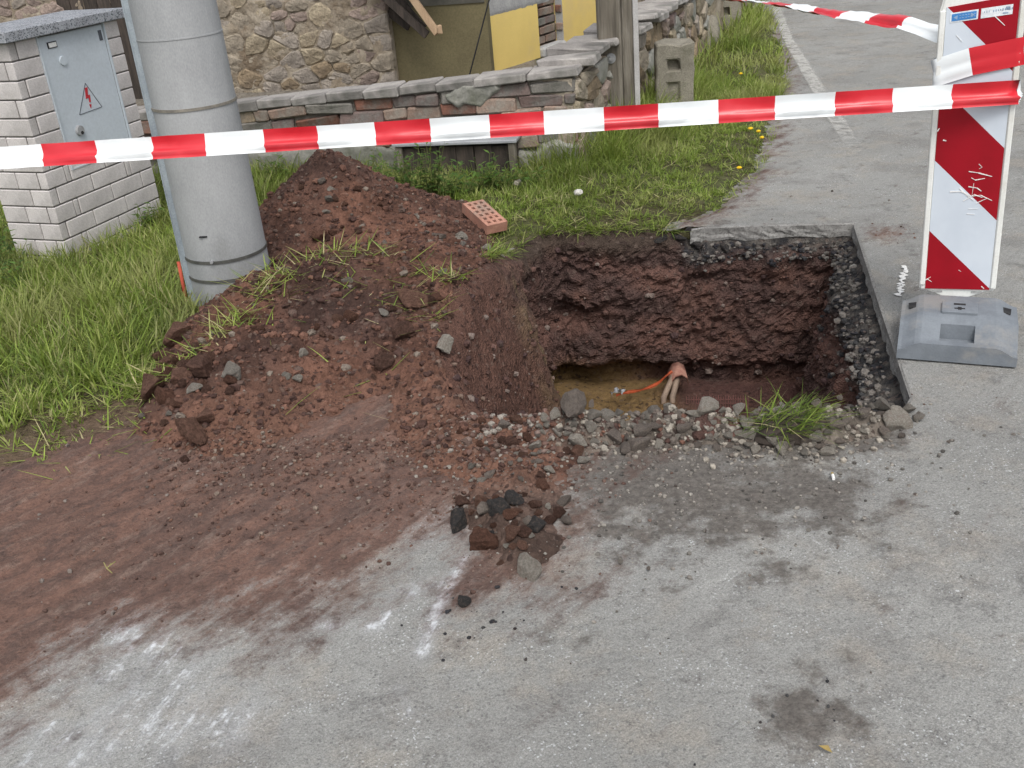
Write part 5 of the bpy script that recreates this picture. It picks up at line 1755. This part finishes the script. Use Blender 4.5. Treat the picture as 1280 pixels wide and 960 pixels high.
for pts, w in ((((1216, 215), (1228, 217), (1245, 222)), .006), (((1219, 223), (1224, 226), (1236, 224)), .004), (((1229, 206), (1233, 210), (1229, 212)), .003), (((1215, 234), (1226, 236), (1231, 240)), .005), (((1222, 230), (1219, 246)), .003),
               (((1192, 240), (1206, 240), (1218, 246), (1230, 245), (1244, 252)), .005), (((1204, 236), (1214, 246), (1222, 252)), .004), (((1208, 252), (1222, 244), (1232, 248)), .005), (((1224, 255), (1238, 249)), .004), (((1214, 262), (1226, 262)), .002), (((1212, 268), (1222, 269)), .002),
               (((1178, 164), (1181, 160)), .006), (((1185, 175), (1189, 176)), .006), (((1158, 350), (1165, 346)), .003), (((1160, 348), (1166, 352)), .003), (((1205, 44), (1212, 52)), .003), (((1253, 20), (1266, 33)), .004), (((1228, 359), (1231, 362)), .004), (((1200, 338), (1203, 340)), .002)):
    mb = MB(); scratch(pts, w * 0.7)
    obj('paint_scratch', mb.mesh('paint_scratch', m_butt), panel)

# white spray mark on the road beside the foot
mb = MB(); r5 = random.Random(9)
for i in range(26):
    f = i / 25
    q = G(1124 + 9 * f + r5.uniform(-3, 3), 370 - 36 * f)
    mb.box((q[0], q[1], 0.006 + float(road_z(np.array([q[0]]), np.array([q[1]]))[0])), (r5.uniform(.010, .03), r5.uniform(.006, .02), 0.001), r5.uniform(0, 3))
obj('spray_mark', mb.mesh('spray_mark', m_butt), road)


# ------------------------------------------------------------------ barrier tape
def tape(name, stations, n_sub, w, upv, label, first_red, tilt=None, ruck=0.002):
    """stations: 3-D points at the colour changes; tape is one film, alternate colour printed between stations"""
    V = []; F = []; mi = []
    Pn = []
    for i in range(len(stations) - 1):
        for k in range(n_sub): Pn.append((stations[i] + (stations[i + 1] - stations[i]) * k / n_sub, i))
    Pn.append((stations[-1], len(stations) - 2))
    cs = [(-.5, 0.02), (-.36, .05), (-.22, -.10), (-.10, .06), (.08, .10), (.3, 0.03), (.5, -.05)]
    m = len(cs)
    for j, (p, i) in enumerate(Pn):
        a = Pn[max(j - 1, 0)][0]; b = Pn[min(j + 1, len(Pn) - 1)][0]
        t_ = (b - a) / np.linalg.norm(b - a)
        f = j / (len(Pn) - 1)
        uv = np.array(upv(f) if callable(upv) else upv, float); uv -= t_ * (uv @ t_); uv /= np.linalg.norm(uv)
        e = np.cross(uv, t_)
        for k, o_ in cs:
            V.append(p + uv * w * k + e * (w * o_ * (1 + 0.5 * math.sin(j * 0.35)) + ruck * (math.sin(j * 0.9 + k * 5) + math.sin(j * 2.3 + k * 9) + 0.8 * math.sin(j * 0.31 + k * 3))))
        if j:
            for k in range(m - 1):
                F.append((m * (j - 1) + k, m * (j - 1) + k + 1, m * j + k + 1, m * j + k)); mi.append((Pn[j - 1][1] + (1 if first_red else 0)) % 2)
    me = fast(name, V, F, [m_twhite, m_tred], True)
    me.polygons.foreach_set('material_index', mi)
    o = obj(name, me)
    return tag(o, label, 'barrier tape')


XB = [53, 120, 190, 256.5, 330, 397, 469, 538, 612, 680, 755, 823, 898, 969, 1044, 1116, 1190.5, 1262]


def PW(u, y, z): return np.array((Rm @ Vector((u, y, z)))[:])


def proj_x(P):
    d = P - np.array([0, 0, CAM_H]); w = d @ cF
    return 640 + FPX * (d @ right) / w


zr0 = pq(1262, 116)[1]
Lp, Rp = at_y(0, 197.5, 3.62), PW(PWD + 0.004, -0.020, zr0)
tt_ = np.linspace(-0.3, 1, 2000)
xx_ = np.array([proj_x(Lp + (Rp - Lp) * q) for q in tt_])
st = [Lp + (Rp - Lp) * np.interp(x, xx_, tt_) for x in XB[:-1]] + [Rp]
d0 = st[0] - st[2]
st = [st[0] + d0 / 2 * k for k in (5, 4, 3, 2, 1)] + st
st += [PW(PWD + 0.012, TD * 0.5, zr0 + 0.004)]
tape('barrier_tape', st, 6, 0.076, lambda f: (0, 0.25 + 0.9 * max(0, 0.45 - f), 1), 'red and white barrier tape stretched across in front of the pole to the panel', False)
# loop of tape round the panel
pc = [pq(1152, 92), pq(1222, 77), pq(1284, 62)]


zl, zm, zr = pc[0][1], pc[1][1], pc[2][1]
um = pc[1][0]
lst = [PW(PWD / 2, TD + 0.008, zl + 0.02), PW(-0.004, TD * 0.7, zl), PW(-0.006, -0.006, zl), PW(um, -0.012, zm), PW(PWD + 0.006, -0.008, zm + (zl - zm) * -0.75), PW(PWD + 0.006, TD + 0.006, zr), PW(PWD / 2, TD + 0.008, zr)]
V = []; F = []; mi = []; m = 7
dense = []
for i in range(len(lst) - 1):
    for k in range(6): dense.append((lst[i] + (lst[i + 1] - lst[i]) * k / 6, i))
dense.append((lst[-1], 5))
for j, (p, i) in enumerate(dense):
    a = dense[max(j - 1, 0)][0]; b = dense[min(j + 1, len(dense) - 1)][0]
    t_ = (b - a) / np.linalg.norm(b - a); uv = np.array([0, 0, 1.0]); uv -= t_ * (uv @ t_); uv /= np.linalg.norm(uv); e = np.cross(uv, t_)
    for k, o_ in [(-.5, 0.0), (-.34, .02), (-.2, -.05), (-.06, .04), (.1, .02), (.3, -0.02), (.5, .01)]:
        V.append(p + uv * 0.088 * k + e * 0.088 * (o_ * (0.6 + 0.4 * math.sin(j * 0.5))))
    if j:
        for k in range(m - 1): F.append((m * (j - 1) + k, m * (j - 1) + k + 1, m * j + k + 1, m * j + k)); mi.append(1 if dense[j - 1][1] >= 3 else 0)
me = fast('tape_loop', V, F, [m_twhite, m_tred], True); me.polygons.foreach_set('material_index', mi)
tag(obj('barrier_tape', me), 'short loop of red and white tape wound round the warning panel', 'barrier tape')
# second tape leading away behind the panel
XB2 = [(1188, 46), (1130, 28), (1090, 22.5), (1053, 17.5), (1020, 12.5), (990, 8), (961, 4), (935, 0.5)]
depth0 = PW(0, TD, zl)[1] + 0.03
st2 = [at_y(px, py, depth0 + 0.17 * i) for i, (px, py) in enumerate(XB2)]
d0 = st2[-1] - st2[-2]
st2 += [st2[-1] + d0 * k for k in range(1, 12)]
tape('barrier_tape', st2, 5, 0.070, lambda f: (0.35 * min(.9, .5 + 1.4 * f), 0.9 * min(.9, .5 + 1.4 * f), 1 - min(.9, .5 + 1.4 * f) - 0.15), 'red and white barrier tape leading from the panel away over the road', False)


# ------------------------------------------------------------------ grass
def blades(name, R, Hh, Wd, az, lean, curl, cols, parent=None, kind='stuff', label=None):
    n = len(R)
    V = np.zeros((n, 7, 3)); Cc = np.zeros((n, 7, 3))
    dx, dy = np.cos(az), np.sin(az)
    tw = az + np.pi / 2 + rng.normal(0, 0.6, n)
    wx, wy = np.cos(tw), np.sin(tw)
    for lv, (s, wv) in enumerate(((0, 1.0), (0.4, 0.9), (0.75, 0.6))):
        th = lean + curl * s
        # integrate bend approx
        hor = Hh * (np.sin(lean) * s + np.sin(curl) * s * s * 0.6)
        ver = Hh * (np.cos(lean) * s - (1 - np.cos(curl)) * s * s * 0.5)
        for k, sg in enumerate((-1, 1)):
            V[:, lv * 2 + k, 0] = R[:, 0] + dx * hor + sg * wx * Wd * wv / 2
            V[:, lv * 2 + k, 1] = R[:, 1] + dy * hor + sg * wy * Wd * wv / 2
            V[:, lv * 2 + k, 2] = R[:, 2] + ver
    V[:, 6, 0] = R[:, 0] + dx * Hh * (np.sin(lean) + np.sin(curl) * 0.6)
    V[:, 6, 1] = R[:, 1] + dy * Hh * (np.sin(lean) + np.sin(curl) * 0.6)
    V[:, 6, 2] = R[:, 2] + Hh * (np.cos(lean) - (1 - np.cos(curl)) * 0.5)
    Cc[:] = cols[:, None, :]
    T = np.array([(0, 1, 3), (0, 3, 2), (2, 3, 5), (2, 5, 4), (4, 5, 6)])
    F = (np.arange(n)[:, None, None] * 7 + T[None]).reshape(-1, 3)
    o = obj(name, fast(name, V.reshape(-1, 3), F, m_grass, False, Cc.reshape(-1, 3)), parent)
    return tag(o, label, None, None, kind)


GP = np.array([(0.135, 0.205, 0.036), (0.21, 0.295, 0.05), (0.29, 0.365, 0.08), (0.08, 0.135, 0.027), (0.38, 0.39, 0.15), (0.50, 0.44, 0.25)])


def tufts(cx, cy, hh, per, spread, p, wd=(0.003, 0.0075), leanm=0.55):
    n = len(cx); k = rng.poisson(per, n).clip(3)
    i = np.repeat(np.arange(n), k); m = len(i)
    a = rng.uniform(0, 6.283, m); r = spread * np.sqrt(rng.random(m)) * (hh[i] / 0.12).clip(0.5, 1.6)
    x, y = cx[i] + r * np.cos(a), cy[i] + r * np.sin(a)
    H_ = hh[i] * rng.uniform(0.45, 1.15, m)
    base = rng.choice(len(GP), n, p=p)
    own = rng.choice(len(GP), m, p=p)
    c = 0.55 * GP[base][i] + 0.45 * GP[own]
    c = c * rng.uniform(0.75, 1.25, (m, 1))
    pt = vnoise(x * 1.9, y * 1.9, 0, 401)[:, None]; dr = sstep(0.58, 0.8, vnoise(x * 3.1 + 7, y * 3.1, 0, 403))[:, None]
    c = c * (0.70 + 0.60 * pt); c = c * (1 - 0.5 * dr) + np.array([0.36, 0.36, 0.15]) * 0.5 * dr
    az = a + rng.normal(0, 0.7, m)
    lean = np.abs(rng.normal(0.25, leanm * 0.7, m)).clip(0, 1.4)
    curl = np.abs(rng.normal(0.7, 0.5, m)).clip(0, 1.5)
    w = rng.uniform(*wd, m)
    return np.stack([x, y, 0 * x], 1), H_, w, az, lean, curl, c


def grass_patch(name, n, box, hfun, keep, per, spread, p, label, wd=(0.003, 0.0075), leanm=0.8):
    cx = rng.uniform(box[0], box[1], n); cy = rng.uniform(box[2], box[3], n)
    k = keep(cx, cy); cx, cy = cx[k], cy[k]
    R_, H_, w, az, le, cu, c = tufts(cx, cy, hfun(cx, cy), per, spread, p, wd, leanm)
    k = keep(R_[:, 0], R_[:, 1])
    R_, H_, w, az, le, cu, c = R_[k], H_[k], w[k], az[k], le[k], cu[k], c[k]
    R_[:, 2] = ground_z(R_[:, 0], R_[:, 1]) - 0.006
    return blades(name, R_, H_, w, az, le, cu, c, None, 'stuff', label)


ch_c, sh_c = math.cos(-CA), math.sin(-CA)


def in_cab(x, y):
    dx, dy = x + 2.18, y - 5.02
    u, v = dx * ch_c - dy * sh_c, dx * sh_c + dy * ch_c
    return (u > -0.02) & (u < CW + 0.01) & (v > -0.015) & (v < CD + 0.02)


def wall_v(x, y):
    dx, dy = x - W0[0], y - W0[1]
    return dx * math.cos(WA) + dy * math.sin(WA), -dx * math.sin(WA) + dy * math.cos(WA)


def free(x, y, heapclear=0.03):
    u, v = wall_v(x, y)
    ok = ~((v > -0.02) & (u < UR + 0.0))
    du, dv = u - cx0[0], v - cx0[1]
    ru, rv = du * math.cos(RA) + dv * math.sin(RA), -du * math.sin(RA) + dv * math.cos(RA)
    ok &= ~((rv > -0.02) & (ru > -0.05) & (v > -0.02))
    ok &= (sd_poly(x, y, VPOLY) > -0.02) & ~in_cab(x, y) & (np.hypot(x - PX, y - PY) > 0.17)
    ok &= sd_poly(x, y, PIT) < -0.01
    ok &= heap_z(x, y) < ground_z(x, y) + heapclear
    hu, hv = wall_v(x, y)
    ok &= ~((hu > hu0 - 0.01) & (hu < hu1 + 0.01) & (hv > -0.17))
    return ok


def h_left(x, y):
    e = sd_poly(x, y, VPOLY)
    h = 0.03 + 0.13 * sstep(0.05, 0.75, e) + 0.05 * fbm(x * 2.3, y * 2.3, 0, 3, 301)
    dc = np.hypot(x + 2.0, y - 5.2)
    h = h - 0.045 * np.exp(-(dc / 0.55) ** 2) - 0.06 * np.exp(-(np.hypot(x - PX, y - PY + 0.22) / 0.2) ** 2)
    return h.clip(0.025, 0.26)


def keep_left(x, y):
    e = sd_poly(x, y, VPOLY)
    thin = vnoise(x * 9, y * 9, 0, 305) + 0.5 * vnoise(x * 31, y * 31, 0, 306)
    return free(x, y) & (thin > 0.78 - 0.95 * sstep(0.08, 0.55, e)) & (x < -0.7)


grass_patch('grass', 5200, (-4.2, -0.75, 2.2, 6.6), h_left, keep_left, 17, 0.05, [.19, .25, .20, .15, .12, .09], 'rough green grass round the concrete pole and the brick cabinet')


def h_back(x, y):
    u, v = wall_v(x, y)
    e = sd_poly(x, y, VPOLY)
    du, dv = u - cx0[0], v - cx0[1]
    rv = -du * math.sin(RA) + dv * math.cos(RA)
    h = 0.040 + 0.05 * sstep(0.3, 1.0, e) + 0.05 * np.exp(-(np.minimum(np.abs(v + 0.05), 9) / 0.16) ** 2) * (u < UR) + 0.20 * np.exp(-(np.abs(rv) / 0.30) ** 2) * (v > -0.1) + 0.05 * sstep(6.4, 7.6, y)
    return (h * (0.75 + 0.6 * vnoise(x * 3, y * 3, 0, 311))).clip(0.02, 0.32)


def keep_back(x, y):
    thin = vnoise(x * 8, y * 8, 0, 315) + 0.6 * vnoise(x * 27, y * 27, 0, 316)
    bare = np.exp(-(d_line(x, y, PIT, True) / 0.10) ** 2) * 0.15
    edge = sstep(0.30, 0.02, sd_poly(x, y, VPOLY)) * 0.35
    return free(x, y) & (x > -1.1) & (thin > 0.34 + bare + edge)


grass_patch('grass', 7600, (-1.1, 3.1, 4.55, 8.2), h_back, keep_back, 15, 0.045, [.22, .30, .24, .12, .08, .04], 'short trodden grass on the verge behind the pit', (0.003, 0.0055), 0.8)
grass_patch('grass', 3600, (1.0, 5.2, 8.2, 17.0), lambda x, y: h_back(x, y) * 0.8 + 0.02, lambda x, y: free(x, y) & (vnoise(x * 5, y * 5, 0, 317) > 0.12), 14, 0.09, [.20, .30, .24, .12, .12, .02], 'long grass along the road verge beside the guard stones', (0.006, 0.010))

# cut grass blades strewn over the heap, and tufts caught at its edges
R_ = []; az_ = []; H2 = []
for (px, py, sp, cnt) in [(420, 315, .09, 55), (470, 318, .06, 36), (385, 325, .08, 36), (350, 345, .04, 60), (330, 365, .04, 70), (300, 400, .04, 60), (270, 425, .04, 55), (560, 345, .05, 70), (590, 350, .03, 50), (530, 385, .07, 40), (555, 380, .05, 26), (200, 470, .08, 120), (170, 490, .1, 90), (480, 350, .12, 40), (100, 560, .12, 40), (440, 470, .2, 16)]:
    P = heap_hit(px, py)
    for _ in range(cnt):
        x, y = P[0] + rng.normal() * sp, P[1] + rng.normal() * sp * 0.7
        if sdq(x, y, 'PIT') > -0.01 or np.hypot(x - PX, y - PY) < 0.18: continue
        R_.append((x, y, S(x, y) + 0.003)); az_.append(rng.uniform(0, 6.28)); H2.append(rng.uniform(0.04, 0.14))
R_ = np.array(R_); m = len(R_)
blades('cut_grass', R_, np.array(H2), rng.uniform(.003, .006, m), np.array(az_), rng.uniform(0.9, 1.5, m), rng.uniform(-.1, .5, m), GP[rng.choice(6, m, p=[.1, .25, .3, .05, .2, .1])] * rng.uniform(.8, 1.25, (m, 1)), None, 'stuff', 'loose cut grass blades strewn over the soil heap')

# pale dry clippings and flattened blades lying in the verge and at the dirt edge
cx_ = rng.uniform(-2.6, 2.4, 16000); cy_ = rng.uniform(2.8, 7.6, 16000)
k = (sd_poly(cx_, cy_, VPOLY) > -0.05) & free(cx_, cy_, 0.02) & (vnoise(cx_ * 4, cy_ * 4, 0, 333) > 0.4)
cx_, cy_ = cx_[k], cy_[k]; m = len(cx_)
R_ = np.stack([cx_, cy_, ground_z(cx_, cy_) + rng.uniform(0.004, 0.035, m)], 1)
blades('dry_clippings', R_, rng.uniform(0.03, 0.11, m), rng.uniform(.003, .0065, m), rng.uniform(0, 6.28, m), rng.uniform(1.2, 1.6, m), rng.uniform(-.2, .3, m), GP[rng.choice(6, m, p=[.10, .25, .28, .05, .2, .12])] * rng.uniform(.7, 1.1, (m, 1)), None, 'stuff', 'pale dry grass clippings lying flat on the verge')

sel = np.where((hasroad < 0.3) & (wback > 0.4) | ((rx_ < 0.2) & (ry_ > 4.2)))[0]
m = 900; ii = rng.choice(sel, m)
R_ = np.stack([rx_[ii] - nin[ii, 0] * rng.uniform(-0.015, 0.06, m), ry_[ii] - nin[ii, 1] * rng.uniform(-0.015, 0.06, m), top[ii] + 0.0], 1)
az = np.arctan2(nin[ii, 1], nin[ii, 0]) + rng.normal(0, 1.0, m)
kk = vnoise(R_[:, 0] * 7, R_[:, 1] * 7, 0, 351) > 0.38
blades('rim_turf', R_[kk], rng.uniform(0.03, 0.10, m)[kk], rng.uniform(.003, .006, m)[kk], az[kk], rng.uniform(0.5, 1.5, m)[kk], rng.uniform(0.3, 1.4, m)[kk], GP[rng.choice(6, m, p=[.22, .28, .2, .12, .1, .08])][kk] * rng.uniform(.7, 1.1, (kk.sum(), 1)), None, 'stuff', 'ragged turf hanging over the back edge of the pit')

# uprooted sod on the pit rim
P = heap_hit(985, 545)
sod = thing('grass_sod', 'uprooted grass sod with dark soil lying on the pit rim', 'sod', (P[0], P[1], P[2]))
obj('soil_lump', rock_mesh('soil_lump', 77, M('dark_topsoil', (0.045, 0.036, 0.03), (0.075, 0.06, 0.05), 14, bump=0.9, bscale=40, dist=0.008), 3, 5, (0.7, 0.95), (0.125, 0.07, 0.05), 0.09), sod, (0.0, 0.02, 0.012))
m = 420
R_ = np.stack([rng.normal(0, 0.045, m), rng.normal(0.02, 0.03, m), rng.uniform(0.02, 0.055, m)], 1)
az = rng.choice([0.0, 1.2, 2.6, 4.4, 5.9], m, p=[.4, .15, .15, .15, .15]) + rng.normal(0, 0.5, m)
blades('grass_blades', R_, rng.uniform(0.03, 0.12, m), rng.uniform(.0025, .005, m), az, rng.uniform(0.35, 1.5, m), rng.uniform(0.3, 1.3, m), GP[rng.choice(6, m, p=[.33, .30, .10, .2, .04, .03])] * rng.uniform(.6, 1.05, (m, 1)), sod)


# ------------------------------------------------------------------ broad-leaved weeds by the wall
def weed(px, py, h, n, label, sprd=0.07):
    P = G(px, py)
    P[2] = float(ground_z(P[0:1], P[1:2])[0])
    w = thing('weed', label, 'weed', tuple(P), 0.0, 'leafy weeds at the foot of the garden wall')
    mb = MB(); V = []; F = []; C = []
    for s in range(n):
        a = rng.uniform(0, 6.28); ln = h * rng.uniform(0.6, 1.1); r = sprd * rng.uniform(0.4, 1.3)
        b0 = np.array([rng.normal() * 0.02, rng.normal() * 0.02, -0.01]); tip = b0 + np.array([r * math.cos(a), r * math.sin(a), ln])
        mb.tube([tuple(b0), tuple((b0 + tip) / 2 + np.array([0, 0, 0.02])), tuple(tip)], [0.0025, 0.002, 0.001], 4)
        for q in range(7):
            f = 0.2 + 0.8 * q / 6; c = b0 + (tip - b0) * f
            aa = q * 2.4 + a; L = 0.055 * rng.uniform(0.6, 1.3) * (1.2 - 0.5 * f); wd_ = L * 0.42
            d = np.array([math.cos(aa), math.sin(aa), rng.uniform(-0.1, 0.5)]); d /= np.linalg.norm(d); sd_2 = np.cross(d, [0, 0, 1]); sd_2 /= np.linalg.norm(sd_2)
            o_ = len(V); V += [c, c + d * L * .45 + sd_2 * wd_ / 2 + [0, 0, .003], c + d * L, c + d * L * .45 - sd_2 * wd_ / 2 + [0, 0, .003]]
            F += [(o_, o_ + 1, o_ + 2), (o_, o_ + 2, o_ + 3)]
            col = np.array([(0.075, 0.15, 0.03), (0.11, 0.2, 0.04), (0.06, 0.11, 0.03)][rng.integers(3)]) * rng.uniform(.8, 1.2); C += [col] * 4
    obj('stems', mb.mesh('stems', M('weed_stem', (0.16, 0.19, 0.06), None, 10)) if 'weed_stem' not in bpy.data.materials else mb.mesh('stems', bpy.data.materials['weed_stem']), w)
    obj('leaves', fast('leaves', V, F, m_grass, False, np.array(C)), w)


for px, py, h, n in ((520, 256, .28, 16), (545, 254, .32, 18), (565, 258, .22, 14), (610, 248, .20, 12), (634, 246, .16, 10), (490, 254, .27, 12), (472, 248, .18, 9), (585, 254, .15, 9), (352, 238, .17, 9), (440, 246, .16, 7), (668, 240, .13, 8), (508, 250, .24, 12)):
    weed(px, py, h, n, 'bushy green weed growing at the foot of the garden wall')
for px, py, h, n in ((180, 300, .16, 9), (196, 288, .13, 6), (12, 355, .24, 12), (2, 330, .3, 12), (30, 372, .2, 9)):
    P = G(px, py)
    weed(px, py, h, n, 'leafy weed growing against the white brick cabinet')
for o in bpy.data.objects:
    if o.get('label') == 'leafy weed growing against the white brick cabinet': o['group'] = 'leafy weeds against the cabinet'

# dandelions
for px, py in ((938, 166), (948, 168), (952, 175), (926, 98), (924, 213)):
    P = G(px, py, 0.09)
    gz_ = float(ground_z(P[0:1], P[1:2])[0])
    d = thing('dandelion', 'yellow dandelion flower in the verge grass by the road', 'flower', (P[0], P[1], gz_), 0, 'dandelions in the verge')
    obj('stem', MB().tube([(0, 0, -0.01), (0.003, 0.0, 0.05), (0, 0, 0.10)], 0.0022, 5).mesh('stem', bpy.data.materials['weed_stem']), d)
    obj('flower_head', rock_mesh('flower_head', int(px), m_dandy, 2, 0, (1, 1), (0.014, 0.014, 0.008), 0.16), d, (0, 0, 0.104))

# ------------------------------------------------------------------ small litter
P = G(1041, 600)
o = thing('cigarette_butt', 'white cigarette butt lying on the dark grit before the sod', 'cigarette butt', (P[0], P[1], 0.012), rad(80))
obj('paper', MB().tube([(-0.014, 0, 0), (0.008, 0, 0)], 0.0042, 10).mesh('paper', m_butt), o)
obj('filter', MB().tube([(0.008, 0, 0), (0.017, 0, 0)], 0.0043, 10).mesh('filter', m_leafy), o)
P = G(722, 243, 0.05)
tag(obj('stone', rock_mesh('white_stone', 61, M('chalky_white', (0.62, 0.6, 0.56), (0.5, 0.48, 0.44), 10), 2, 7, (.5, .8), (1, .8, .6), .03), None, (P[0], P[1], float(ground_z(P[0:1], P[1:2])[0]) + 0.03), (0, 0, 0.4), (0.035, 0.035, 0.035)), 'white stone lying alone in the verge grass', 'stone')
P = G(648, 238, 0.03)
tag(obj('wood_scrap', MB().box((0, 0, 0), (0.09, 0.03, 0.022), 0.3, 0.008).mesh('wood_scrap', m_boll, False, 0.004), None, (P[0], P[1], float(ground_z(P[0:1], P[1:2])[0]) + 0.05), (0.3, 0.3, 1.0)), 'grey brown wood scrap in the grass before the hatch', 'wood scrap')
P = G(1050, 944)
V = [(0.0, 0.0, 0.004), (0.016, 0.006, 0.010), (0.030, 0.0, 0.006), (0.014, -0.010, 0.008), (0.016, 0.0, 0.003)]
tag(obj('dry_leaf', fast('dry_leaf', V, [(0, 1, 4), (1, 2, 4), (2, 3, 4), (3, 0, 4)], m_leafy), None, (P[0] - 0.015, P[1], 0.004), (0, 0, 2.4)), 'yellowed dry leaf lying on the asphalt', 'leaf')
P = G(137, 722)
tw = MB()
tw.tube([(-0.02, 0.035, 0.014), (0, 0, 0.02), (0.02, -0.02, 0.016)], 0.0016, 5); tw.tube([(0.014, 0.03, 0.018), (0, 0, 0.02)], 0.0014, 5); tw.tube([(0.0, 0.032, 0.012), (0.004, 0.004, 0.02)], 0.0013, 5)
tag(obj('twig', tw.mesh('twig', M('dry_stem', (0.33, 0.30, 0.12), None, 9)), None, (P[0], P[1], 0.012)), 'small dry forked twig on the trodden soil', 'twig')
for px, py, r, lb in ((776, 705, .012, 'flat dark grey stone chip on the asphalt'), (811, 713, .009, 'pale grey stone chip on the asphalt'), (185, 612, .010, 'single grey pebble on the trodden red soil'), (252, 572, .009, 'grey pebble beside the large cracked clod'), (1150, 523, .02, 'pale round stone at the road edge near the pit corner'), (1185, 555, .008, 'tiny pale pebble on open asphalt')):
    P = G(px, py)
    place_rock('stone', 'grey', P[0], P[1], r, lb, 'stone', None, 0.1, 0.004)
